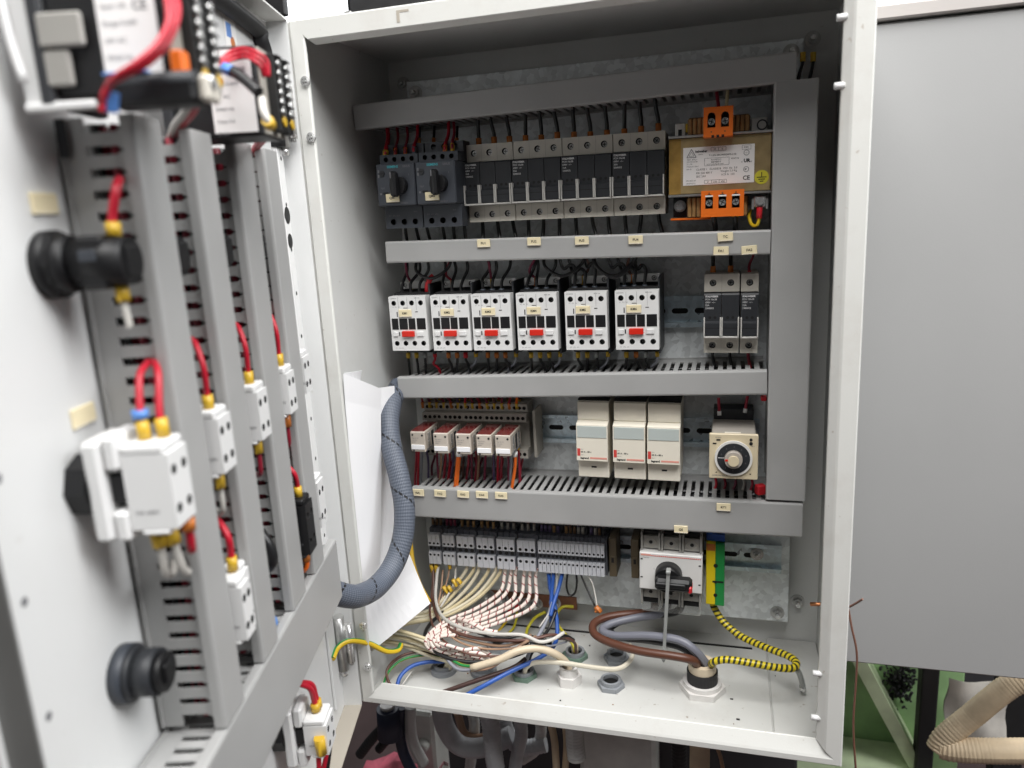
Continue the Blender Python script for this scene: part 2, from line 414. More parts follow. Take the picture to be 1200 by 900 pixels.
    def mesh(s, name, fix=None):
        me = bpy.data.meshes.new(name)
        me.from_pydata([(a * S, b * S, c * S) for a, b, c in s.v], [], s.f)
        names = []
        for q in s.m:
            if q not in names: names.append(q)
        for q in names: me.materials.append(MATS[q])
        me.polygons.foreach_set('material_index', [names.index(q) for q in s.m])
        me.polygons.foreach_set('use_smooth', s.sm)
        if s.uv:
            ul = me.uv_layers.new(name='UVMap')
            for lp in me.loops:
                if lp.vertex_index in s.uv: ul.data[lp.index].uv = s.uv[lp.vertex_index]
        bm = bmesh.new(); bm.from_mesh(me); bmesh.ops.recalc_face_normals(bm, faces=bm.faces)
        if not s.uv and any(s.sm): pass
        bm.to_mesh(me); bm.free()
        me.update()
        return me

def link(name, me, parent=None, loc=None, rotz=0, roty=0):
    o = bpy.data.objects.new(name, me); COL.objects.link(o)
    if parent is not None: o.parent = parent
    if loc is not None: o.location = Vector(loc) * S
    if rotz or roty: o.rotation_euler = (0, roty, rotz)
    return o
def part(name, mb, parent, label=None):
    o = link(name, mb.mesh(name) if isinstance(mb, MB) else mb, parent)
    if label: o['label'] = label
    return o
def tag(o, label, cat, group=None, kind=None):
    o['label'] = label; o['category'] = cat
    if group: o['group'] = group
    if kind: o['kind'] = kind
    return o
def thing(name, label, cat, loc, rotz=0, roty=0, group=None):
    o = link(name, None, None, loc, rotz, roty); o.empty_display_size = 0.01
    return tag(o, label, cat, group)
def solo(name, mb, label, cat, group=None, loc=(0, 0, 0), rotz=0):
    return tag(link(name, mb.mesh(name), None, loc, rotz), label, cat, group)
def struct(name, mb, parent=None):
    o = link(name, mb.mesh(name), parent)
    if parent is None: o['kind'] = 'structure'
    return o
def dup(o, loc=None, label=None, parent=None, group=None):
    c = o.copy(); COL.objects.link(c)
    if parent is not None: c.parent = parent
    if loc is not None: c.location = Vector(loc) * S
    if label: c['label'] = label
    if group: c['group'] = group
    for ch in [x for x in COL.objects if x.parent == o]: dup(ch, parent=c)
    return c
CH = {}
def circ(x, z, r, n=12): return [(x + r * math.cos(2 * math.pi * i / n), z + r * math.sin(2 * math.pi * i / n)) for i in range(n)]
def rect(x0, x1, z0, z1): return [(x0, z0), (x1, z0), (x1, z1), (x0, z1)]
TXT = {}
def text_mesh(txt, size, mt, align='LEFT', bold=0.0):
    key = (txt, size, mt, align, bold)
    if key not in TXT:
        cu = bpy.data.curves.new('lettering', 'FONT'); cu.body = txt; cu.size = size * S * 1.38; cu.align_x = align; cu.resolution_u = 2; cu.offset = bold * S
        ob = bpy.data.objects.new('lettering', cu); COL.objects.link(ob)
        dg = bpy.context.evaluated_depsgraph_get(); dg.update()
        me = bpy.data.meshes.new_from_object(ob.evaluated_get(dg))
        me.transform(Matrix.Rotation(math.pi / 2, 4, 'X'))
        me.materials.clear(); me.materials.append(MATS[mt])
        COL.objects.unlink(ob); bpy.data.objects.remove(ob); TXT[key] = me
    return TXT[key]
def lettering(parent, txt, x, y, z, size, mt='ink_black', align='LEFT', bold=0.0, roty=0):
    """cap height in mm; baseline at z; sits 0.15 mm in front of the face at y"""
    o = link('lettering', text_mesh(txt, size, mt, align, bold), parent, (x, y - 0.15, z))
    if roty: o.rotation_euler = (0, roty, 0)
    return o
def screw_head(mb, x, y, z, r, mt='steel', a=0.6):
    """cross-slotted screw head facing -Y whose front is at y"""
    mb.cyl(x, y, z, r, 1.2, mt, 'y', 12)
    for g in (a, a + math.pi / 2):
        c, s_ = math.cos(g) * r * .75, math.sin(g) * r * .75; px, pz = -math.sin(g) * r * .14, math.cos(g) * r * .14
        mb.add([(x - c - px, y - .08, z - s_ - pz), (x + c - px, y - .08, z + s_ - pz), (x + c + px, y - .08, z + s_ + pz), (x - c + px, y - .08, z - s_ + pz)], [(0, 1, 2, 3)], 'hole_dark')
ORD = ['first', 'second', 'third', 'fourth', 'fifth', 'sixth', 'seventh', 'eighth', 'ninth', 'tenth', 'eleventh', 'twelfth', 'thirteenth', 'fourteenth', 'fifteenth', 'sixteenth',
       'seventeenth', 'eighteenth', 'nineteenth', 'twentieth', 'twenty-first', 'twenty-second', 'twenty-third', 'twenty-fourth']
PLATE_Y = 192.0; DUCT_Y = 107.0; W_, H_, DEP = 500.0, 713.0, 213.0

# ================================================================== the cabinet and its door
cab = thing('electrical_cabinet', 'open light grey sheet steel control cabinet with its door swung towards the viewer', 'cabinet', (0, 0, 0))
part('back_wall', MB().box(0, W_, DEP, DEP + 1.5, 0, H_, 'cab_paint'), cab)
for x0 in (0, W_ - 1.5):
    part('side_wall', MB().box(x0, x0 + 1.5, 2, DEP - .1, 0, H_, 'cab_paint'), cab)
part('top_wall', MB().box(1.6, W_ - 1.6, 2, DEP - .1, H_ - 1.5, H_, 'cab_paint'), cab)
part('floor_wall', MB().box(1.6, W_ - 1.6, 2, DEP - .1, 0, 1.5, 'floor_paint'), cab)
# the removable gland plate, lying on the floor with dark joints along its edges
mb = MB(); mb.box(16, 440, 24, 181, 1.6, 4.5, 'floor_paint', .6); part('gland_plate', mb, cab)
mb = MB(); mb.box(14, 424, 181.6, 183.4, 1.6, 5.4, 'rubber'); part('gasket_strip', mb, cab)
mb = MB(); mb.box(441.5, 498, 24, 211, 1.6, 4.2, 'floor_paint', .5); part('floor_sheet', mb, cab)
# front rim: (w, y) profile swept mitred round the opening, sides differ as they do on the cabinet
def rim_side(pA, pB, inner, prof):
    """pA->pB outer edge, inner = unit vector into the opening, prof = [(w, y)], mitred"""
    A, B = Vector(pA), Vector(pB); t = (B - A).normalized(); n = Vector(inner); mb = MB(); k = len(prof); v = []
    for base, sg in ((A, 1), (B, -1)):
        for w, y in prof:
            q = base + n * w + t * sg * w; v.append((q.x, y, q.z))
    mb.add(v, [(i, (i + 1) % k, k + (i + 1) % k, k + i) for i in range(k)], 'rim_paint'); mb.add(v[:k], [tuple(range(k))], 'rim_paint'); mb.add(v[k:], [tuple(range(k))], 'rim_paint')
    return mb
PR_L = [(0, 14), (0, 1), (1, 0), (13, 0), (14.5, 1), (14.5, 3), (13, 3), (12.5, 1.9), (1.8, 1.9), (1.8, 14)]
PR_R = [(0, 14), (0, 1.2), (1.2, 0), (14.5, 0), (16.5, 1.0), (22.5, 6), (23, 9), (21.6, 9), (15.5, 3), (2, 2), (2, 14)]
PR_B = [(0, 14), (0, 1.5), (1.5, 0), (7, 0), (9.5, 1), (22, 7), (22, 9), (20.5, 9), (9, 3), (2, 2), (2, 14)]
PR_T = [(0, 14), (0, 1.2), (1.2, 0), (17.5, 0), (18.5, 1), (21.5, 7), (21.5, 9), (20, 9), (16.5, 2.2), (2, 2), (2, 14)]
part('front_rim', rim_side((0, 0, 0), (0, 0, H_), (1, 0, 0), PR_L), cab)
part('front_rim', rim_side((W_, 0, 0), (W_, 0, H_), (-1, 0, 0), PR_R), cab)
part('front_rim', rim_side((0, 0, 0), (W_, 0, 0), (0, 0, 1), PR_B), cab)
part('front_rim', rim_side((0, 0, H_), (W_, 0, H_), (0, 0, -1), PR_T), cab)
# white plastic studs on the inner edge of the right rim
me = MB().cyl(0, 0, 0, 2.7, 8, 'white_plastic', 'x', 12).mesh('stud')
for z in (662, 612, 93, 46): part('stud', me, cab).location = Vector((472, 6, z)) * S
# hinge screws through the left rim
def cross_screw(r=5):
    mb = MB(); mb.cyl(0, 0, 0, r, 2.2, 'chrome', 'y', 16, r2=r); screw_head(mb, 0, -.7, 0, r * .78, 'chrome', .9); mb.cyl(0, -1.5, 0, r * .35, 1.2, 'steel', 'y', 6); return mb
me = cross_screw(4.6).mesh('screw')
for z in (659, 609, 97, 47): part('screw', me, cab).location = Vector((11.5, -2.2, z)) * S
# stains and an old tape mark on the top rim
mb = MB(); mb.box(108, 111, -.25, -.05, 699, 709, 'dusty_rim'); mb.box(111, 120, -.2, -.05, 707, 709, 'dusty_rim'); part('tape_mark', mb, cab)
# hinges
for z0, pin in ((600, 'upper'), (50, 'lower')):
    mb = MB(); mb.cyl(-10, -15, z0, 6, 64, 'steel', 'z', 18); mb.cyl(-10, -15, z0 - 7, 4, 7, 'chrome', 'z', 12); mb.cyl(-2, -11, z0 + 8, 4.2, 46, 'chrome', 'z', 14); mb.cyl(-2, -11, z0 + 5, 2.6, 3, 'steel', 'z', 10)
    part('hinge', mb, cab)
part('hinge_gap_filler', MB().box(-9, -.1, 1, 13.5, 0, H_, 'rim_paint', 1), cab)  # added filler that keeps window light from showing through the hinge gap
# mounting plate and its bolts
mb = MB(); mb.box(32, 464, PLATE_Y, PLATE_Y + 2, 38, 684, 'zinc', .5); mb.box(462, 464, PLATE_Y + 2, PLATE_Y + 12, 38, 684, 'zinc'); part('mounting_plate', mb, cab)
def bolt():
    mb = MB(); mb.cyl(0, 0, 0, 8, 1.4, 'steel', 'y', 18); mb.cyl(0, -5, 0, 5.4, 5, 'steel', 'y', 6, smooth=False); mb.cyl(0, -11, 0, 2.8, 6, 'chrome', 'y', 10); return mb
me = bolt().mesh('bolt')
for x, z in ((452, 50), (43, 671), (452, 672), (43, 50)): part('bolt', me, cab).location = Vector((x, PLATE_Y - 1.5, z)) * S
for x, z in ((476, 56), (474, 686), (20, 686)): part('bolt', me, cab).location = Vector((x, DEP - 1.6, z)) * S

# ---- door: a tray 20 mm deep, hinged at the left edge
def dbox(mb, u0, u1, n0, n1, z0, z1, mt, c=0):
    """box in door coordinates, built in the frame x = u, y = n"""
    return mb.box(u0, u1, n0, n1, z0, z1, mt, c)
DZ0, DZ1, DW = -1.6, 712.9, 484.5
mb = MB(); dbox(mb, 0, DW, -1.5, 0, DZ0, DZ1, 'door_paint')
door = part('door', mb, cab, 'light grey door swung open towards the viewer and crowded with wiring')
door.location = DO * S; door.rotation_euler = (0, 0, -TH)
def dpart(name, mb, label=None): return part(name, mb, door, label)
dpart('hinge_flange', MB().box(-1.4, 0, 0, DT - .2, DZ0, DZ1, 'door_paint'))
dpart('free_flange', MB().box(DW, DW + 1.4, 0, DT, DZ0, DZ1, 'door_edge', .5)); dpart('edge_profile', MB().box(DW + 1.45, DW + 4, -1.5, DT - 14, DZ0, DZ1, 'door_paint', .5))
dpart('bottom_flange', MB().box(0, DW, .1, DT - .2, DZ0 - 1.4, DZ0, 'dusty_rim'))
dpart('top_flange', MB().box(0, DW, .1, DT - .2, DZ1, DZ1 + 1.4, 'rim_paint'))
mb = MB(); mb.box(440, 474, .1, 3, 20, 690, 'door_paint', .8)
for z in range(39, 690, 56): mb.cyl(455, 3.05, z, 2.2, .1, 'ink_grey', 'y', 12)
dpart('stiffening_rail', mb)
mb = MB(); mb.box(10, 27, .1, 5, 150, 600, 'white_plastic', .8)
for z in range(170, 600, 42): mb.cyl(18, 5.05, z, 2, .1, 'hole_dark', 'y', 10)
dpart('perforated_rail', mb)
dpart('perforated_rail', MB().box(16, 40, .1, 3, 20, 130, 'door_paint', .8))
pts = [D(u, n, z) for u, n, z in ((450, 5, 699), (300, 5, 699), (60, 5, 697), (38, 5, 690), (26, 5, 670), (22, 5, 640), (22, 5, 600))]
pts = [((p - DO).dot(DD), (p - DO).dot(DN), p.z) for p in pts]
dpart('rubber_gasket', MB().tube(pts, 7, 'rubber', 10))
mb = MB()
for z, r in ((538, 8), (514, 7)): mb.cyl(19, 5.0, z, r, .3, 'hole_dark', 'y', 24)
dpart('cable_hole', mb)

# ================================================================== wiring ducts
def finger_mesh(pitch, slot, y0, y1):
    key = ('finger', pitch, slot, y0, y1)
    if key not in CH:
        a, b = (pitch - slot) / 2, (pitch - 1.2) / 2; n = y1 + 9
        mb = MB(); mb.prism([(-a, -y0), (-a, -n - 3.4), (-b, -n), (-b, -y1), (b, -y1), (b, -n), (a, -n - 3.4), (a, -y0)][::-1] if False else
                            [(-a, -y0), (-a, -(y1 - 6)), (-b, -(y1 - 4)), (-b, -y1), (b, -y1), (b, -(y1 - 4)), (a, -(y1 - 6)), (a, -y0)], -.8, .8, 'duct', 'z')
        CH[key] = mb.mesh('finger')
    return CH[key]
def duct(label, loc, L, w, d, side, pitch, slot, rotz=0.0, roty=0.0, root_h=18, skip=0):
    """base on local y = 0, cover at -d; length along local x; side = which local z wall gets single fingers"""
    t = thing('wiring_duct', label, 'cable duct', loc, rotz, roty, 'slotted grey wiring ducts')
    h = w / 2
    part('base', MB().box(-L / 2, L / 2, -1.6, 0, -h, h, 'duct'), t)
    mb = MB(); e = L / 2 + .3
    mb.prism([(-d + 2.2, h + 1.6), (-d + .6, h + 1.1), (-d, h - .4), (-d, -h + .4), (-d + .6, -h - 1.1), (-d + 2.2, -h - 1.6), (-d + 7, -h - 1.6), (-d + 7, -h - .4), (-d + 1.6, -h - .4), (-d + 1.6, h + .4), (-d + 7, h + .4), (-d + 7, h + 1.6)], -e, e, 'duct', 'x')
    part('cover', mb, t)
    n = int(L / pitch); x0 = -n * pitch / 2 + pitch / 2
    fm = finger_mesh(pitch, slot, root_h, d - 5.5)
    for s in (-1, 1):
        part('side_rail', MB().box(-L / 2, L / 2, -root_h - .2, -1.7, s * h - s * 2.2 - .8, s * h - s * 2.2 + .8, 'duct'), t)
        if side == s:
            for i in range(n): part('finger', fm, t).location = Vector((x0 + i * pitch, 0, s * (h - 2.2))) * S
        else:
            mb = MB(); a = (pitch - slot) / 2
            for i in range(n): mb.box(x0 + i * pitch - a, x0 + i * pitch + a, -d + 5.5, -root_h, s * h - s * 2.2 - .8, s * h - s * 2.2 + .8, 'duct')
            o = part('slotted_wall', mb, t); o['kind'] = 'stuff'
    bt = thing('wire_bundle', 'dark wires inside the ' + label.split(',')[0].replace(' counted from the free edge of the door', ' from the free edge').replace(' wiring duct', ' duct'), 'wires', loc, rotz, roty, 'wire bundles inside the ducts')
    for k, c in enumerate(('black', 'dark_red', 'black', 'black', 'dark_red', 'black', 'dark_brown', 'black')):
        zz_ = (-.24 + .16 * (k % 4)) * w; yy = -d * (.40 if k < 4 else .60); mb = MB()
        mb.tube([V_((-L / 2 + 3 + j * (L - 6) / 9, yy + random.uniform(-1.5, 1.5), zz_ + random.uniform(-.8, .8))) for j in range(10)], min(3.2, w * .085), 'wire_' + c, 6, 3); part('strand', mb, bt)
    return t
V_ = Vector
R = math.radians
DC = PLATE_Y - DUCT_Y - 0.3
PYD = PLATE_Y - .15
duct('topmost horizontal wiring duct, in shadow under the cabinet roof', ((3.5 + 451.5) / 2, PYD, 642), 447, 23, DC, -1, 9.2, 4.2, 0, R(-.85))
duct('narrow horizontal wiring duct above the row of white contactors', (229.5, PYD, 491), 404, 20.5, DC, 0, 9.2, 4.2, 0, R(.85))
duct('horizontal wiring duct below the row of white contactors', (229.5, PYD, 344.2), 403, 22.5, DC, 1, 9.2, 4.2, 0, R(-1.35))
duct('wide horizontal wiring duct below the relays and timer', (251.3, PYD, 201.2), 434, 34.6, DC, 1, 9.2, 4.2, 0, R(-.4))
duct('tall vertical wiring duct along the right side of the cabinet', (451.6, PYD, 429), 408.5, 35.5, DC, -1, 9.2, 4.2, 0, R(90))
dz0, dz1 = 247.6, 583.4; dm = (dz0 + dz1) / 2
for u0, u1, lab in ((341, 370.5, 'vertical door duct nearest the free edge of the door, its slotted side in view'), (274.5, 305, 'second vertical door duct counted from the free edge of the door'),
                    (204, 237.5, 'third vertical door duct counted from the free edge of the door'), (147.5, 178.5, 'vertical door duct nearest the hinges')):
    duct(lab, D((u0 + u1) / 2, 2.8, dm), dz1 - dz0, u1 - u0 - 3.2, 38.8, -1, 10.5, 4.2, ROTD, R(90), 12)
duct('horizontal door duct running below the four vertical door ducts', D((107 + 480) / 2, 2.8, (187 + 246) / 2), 373, 55.5, 38.8, 1, 10.5, 4.2, ROTD, 0, 12)
mb = MB(); mb.box(-7, 7, -.35, -.1, -16, 16, 'dark_plastic'); mb.box(-3, 3, -.35, -.1, -60, -22, 'ink_grey')
# ================================================================== DIN rails
def din_rail(label, x0, x1, zc, roty=0.0, yb=PLATE_Y):
    L = x1 - x0; t = thing('din_rail', label, 'rail', ((x0 + x1) / 2, yb, zc), 0, roty, 'steel mounting rails')
    holes = []; x = -L / 2 + 14
    while x < L / 2 - 14:
        h = [(x + 9 + 3 * math.cos(a), 3 * math.sin(a)) for a in [R(-90 + 30 * k) for k in range(7)]] + [(x - 3 + 3 * math.cos(a), 3 * math.sin(a)) for a in [R(90 + 30 * k) for k in range(7)]]
        holes.append(h); x += 25
    mb = MB(); mb.plate(rect(-L / 2, L / 2, -12.5, 12.5), holes, -1.4, 1.2, 'rail_zinc', 'hole_dark'); part('rail_web', mb, t)
    for s in (-1, 1):
        mb = MB(); mb.box(-L / 2, L / 2, -7.5, -.2, s * 12.6, s * 13.8, 'rail_zinc'); mb.box(-L / 2, L / 2, -8.6, -7.4, s * 12.4, s * 17.5, 'rail_zinc', .3); part('rail_flange', mb, t)
    return t
din_rail('mounting rail behind the motor switches and fuse holders of the top row', 22, 335, 561)
din_rail('mounting rail of the contactor row, bare between contactors and fuse holders', 24, 425, 412)
din_rail('mounting rail of the relay row, bare between relays and beige units', 26, 428, 272.5)
din_rail('mounting rail of the lowest row, bare beside the yellow and green terminal', 30, 455, 121.5)
mb = MB(); mb.cyl(0, 0, 0, 7.5, 1, 'steel', 'y', 18); mb.cyl(0, -4, 0, 4.8, 4, 'chrome', 'y', 6, smooth=False); mb.cyl(0, -8, 0, 2.6, 4, 'chrome', 'y', 10)
p = P(887, 649, 188); solo('bolt', mb, 'zinc bolt through the bare end of the lowest rail', 'bolt', None, (p.x, 186.5, p.z))

# ================================================================== marker tags
def tag_mesh(w, h):
    k = ('tag', w, h)
    if k not in CH:
        mb = MB(); mb.box(-w / 2, w / 2, -1.4, 0, -h / 2, h / 2, 'tag_cream', .4); mb.box(-w / 2 + .6, w / 2 - .6, -1.55, -1.3, -h / 2 + .5, -h / 2 + 1.1, 'beige_plastic')
        CH[k] = mb.mesh('marker_tag')
    return CH[k]
def marker(txt, x, y, z, where, w=14.5, h=8.6, roty=0.0):
    o = link('marker_tag', tag_mesh(w, h), None, (x, y, z), 0, roty)
    tag(o, 'cream marker tag reading %s %s' % (txt, where), 'label', 'cream marker tags')
    lettering(o, txt, 0, -1.5, -1.0, 2.5, 'ink_black', 'CENTER', .06)
for txt, u, v, where, ry in (('FU1', 567, 285, 'on the narrow duct', .3), ('FU2', 626, 283, 'on the narrow duct', 1), ('FU3', 682, 282, 'on the narrow duct', 0), ('FU4', 745, 281, 'on the narrow duct', 0),
                             ('TC', 850, 277.5, 'below the transformer', -2), ('FA1', 845, 294, 'above the two-pole fuse holder', 1), ('FA2', 878, 293, 'above the single fuse holder', -3),
                             ('KA1', 490.5, 577, 'below the first relay', 1), ('KA2', 516, 578, 'below the second relay', 2), ('KA3', 543, 579, 'below the third relay', 2), ('KA4', 565, 579.5, 'below the fourth relay', 1), ('KA5', 587.5, 580.5, 'below the fifth relay', 1),
                             ('KT1', 848, 594, 'below the dial timer', 0), ('QS', 798, 620, 'above the rotary main switch', 0)):
    p = P(u, v, DUCT_Y - .7); marker(txt, p.x, p.y - .05, p.z, where, roty=R(ry))

# ================================================================== motor protection switches
def motor_switch(x, z, label, txt, first):
    t = thing('motor_switch', label, 'motor switch', (x, PLATE_Y - 7.5, z), 0, R(1), 'motor protection switches')
    o = -(PLATE_Y - 7.5)          # local y of world y = o + Y
    mb = MB(); mb.box(-22.2, 22.2, o + 97, o + 130, -22, 22, 'anthracite', 1.2); mb.box(-22.2, 22.2, o + 131, -.2, -40, 40, 'dark_plastic', .8); part('body', mb, t)
    mb = MB(); mb.block(-22, 22, 22.6, 32, [circ(-15 + 10 * i, 27, 2.7) for i in range(4)], o + 109, o + 131, 8, 'anthracite'); part('upper_terminals', mb, t)
    mb = MB(); mb.block(-22, 22, 33, 44, [circ(-12 + 12 * i, 39, 3) for i in range(3)], o + 128, o + 150, 8, 'anthracite'); part('rear_terminals', mb, t)
    mb = MB(); mb.block(-22, 22, -46, -22.4, [circ(-13 + 13 * i, -39, 3.3) for i in range(3)], o + 113, o + 131, 9, 'anthracite'); part('lower_terminals', mb, t)
    mb = MB(); mb.cyl(5, o + 88, -1, 8.5, 8.8, 'black_plastic', 'y', 20, r2=9.2); mb.box(1.6, 8.4, o + 76, o + 88, -13, 13, 'black_plastic', 2.2); k = part('rotary_knob', mb, t)
    mb = MB(); mb.box(3.2, 4.2, o + 75.8, o + 76, 6, 12, 'ink_grey'); part('knob_mark', mb, t)
    mb = MB(); mb.cyl(-15, o + 95.6, 12, 3, 1.3, 'dark_plastic', 'y', 14); mb.box(-17.4, -12.6, o + 95.4, o + 95.6, 11.6, 12.4, 'hole_dark'); part('setting_dial', mb, t)
    mb = MB(); mb.box(-15, -9, o + 96.4, o + 96.95, -10, -7.4, 'hole_dark'); mb.box(-19, -17, o + 96.6, o + 96.95, -10, -8, 'ink_grey'); mb.box(-20, -18, o + 96.6, o + 96.95, 13, 16, 'ink_grey'); mb.box(-20, -18, o + 96.6, o + 96.95, 8, 11, 'ink_grey'); part('test_slot', mb, t)
    lettering(t, 'SIEMENS', -9, o + 97, 17.5, 2.5, 'ink_teal', 'LEFT', .08); lettering(t, 'SIRIUS', 9, o + 97, 17.6, 2.2, 'ink_grey', 'LEFT', .02)
    lettering(t, '0', -6, o + 97, 8, 2.2, 'ink_grey'); lettering(t, 'I', 15, o + 97, 9, 2.2, 'ink_grey'); lettering(t, 'TEST', -18, o + 97, -4, 1.7, 'ink_grey'); lettering(t, '3RV2011', 4, o + 97, -20, 1.7, 'ink_grey')
    lettering(t, '2T1  4T2  6T3', -18, o + 113, -33, 1.6, 'ink_grey'); lettering(t, 'N.O.', 12, o + 113, -29, 1.5, 'ink_grey')
    p = t.location / S
    marker(txt, x - 4.5, 96.9, z - 13.5, 'on the dark motor switch', 15.5, 8.8)
motor_switch(50.5, 565.2, 'dark grey motor protection switch at the left end of the top row', 'QM1', True)
motor_switch(95.8, 564.5, 'dark grey motor protection switch beside the first fuse holder', 'QM2', False)

# ================================================================== fuse holders (each pole 17.5 mm)
def fuse_holder(x0, zc, n, label, roty, yt=138.0):
    w = 17.6 * n; xc = x0 + w / 2
    t = thing('fuse_holder', label, 'fuse holder', (xc, PLATE_Y - 7.5, zc), 0, roty, 'modular fuse holders'); o = -(PLATE_Y - 7.5)
    mb = MB(); mb.box(-w / 2 + .15, w / 2 - .15, o + yt + 6.2, -.2, -41, 41, 'fuse_beige', .6); part('housing', mb, t)
    for nm, za, zb, zs in (('upper_terminals', 23, 41, 32), ('lower_terminals', -41, -23.5, -33)):
        mb = MB(); q = [-w / 2 + 17.6 * (i + .5) for i in range(n)]
        mb.plate(rect(-w / 2 + .15, w / 2 - .15, za, zb), [circ(x, zs, 3.4, 14) for x in q], o + yt, 5, 'fuse_beige')
        mb.box(-w / 2 + .15, w / 2 - .15, o + yt + .05, o + yt + 6.1, zb - .4, zb, 'fuse_beige'); mb.box(-w / 2 + .15, w / 2 - .15, o + yt + .05, o + yt + 6.1, za, za + .4, 'fuse_beige')
        for s in (-1, 1): mb.box(s * (w / 2 - .15), s * (w / 2 - .5), o + yt + .05, o + yt + 6.1, za, zb, 'fuse_beige')
        for x in q[:-1]: mb.box(x + 8.7, x + 8.95, o + yt - .12, o + yt - .02, za, zb, 'socket_grey')
        for i, x in enumerate(q): screw_head(mb, x, o + yt + 3.4, zs, 2.6, 'steel', random.uniform(0, 1.5))
        part(nm, mb, t)
    for i in range(n):
        x = -w / 2 + 17.6 * (i + .5)
        mb = MB(); mb.prism([(o + yt - 10, 20.5), (o + yt - 10, -6), (o + yt - 13.5, -8), (o + yt - 13.5, -20.5), (o + yt - 4, -22.5), (o + yt + 5.5, -22.5), (o + yt + 5.5, 22), (o + yt - 9, 22)], x - 8.5, x + 8.5, 'dark_plastic', 'x')
        for s in (-1, 1): mb.cyl(x + s * 2.6, o + yt - 10.15, -2.5, 1.5, .2, 'hole_dark', 'y', 10)
        mb.box(x - 7.4, x + 7.4, o + yt - 13.65, o + yt - 13.4, -13.2, -12.6, 'hole_dark')
        if i == 0:
            pass
        d = part('fuse_drawer', mb, t)
    mb = MB()
    for i in range(n):
        x = -w / 2 + 17.6 * (i + .5)
        for s in (-1, 1): mb.box(x + s * 7.35, x + s * 8.6, o + yt - 16, o + yt - 3, -21.5, -2, 'fuse_white', .3)
    mb.box(-w / 2 + .1, w / 2 - .1, o + yt - 15, o + yt - 2, -23.2, -21.4, 'fuse_white', .3); part('white_guard', mb, t)
    xl = -w / 2 + 1.6; y = o + yt - 10
    for k, (s_, h, b) in enumerate((('ITALWEBER', 1.75, .1), ('PCH 10x38', 1.75, .02), ('690V  ~/~', 1.75, .02), ('32A', 1.75, .02), ('2300032', 1.75, .02))):
        lettering(t, s_, xl, y, 18.4 - k * 3.0, h, 'ink_white', 'LEFT', b)
    return t
zz = [P(545, 171.6, 138), P(779, 153.6, 138)]
for k, lab in enumerate(('triple fuse holder next to the dark motor switch', 'triple fuse holder, second of the four in the top row counted from the motor switches', 'triple fuse holder, third of the four in the top row counted from the motor switches', 'triple fuse holder at the right end of its row, nearest the transformer')):
    fuse_holder(117.5 + 53.4 * k, 562.3 - .4 * k, 3, lab, R(.5))
fuse_holder(368.8, 415.5, 2, 'two-pole fuse holder right of the bare rail, beside a narrower single one', R(.4), 135)
fuse_holder(405.2, 415.0, 1, 'single-pole fuse holder at the right end of the contactor row', R(.2), 135)

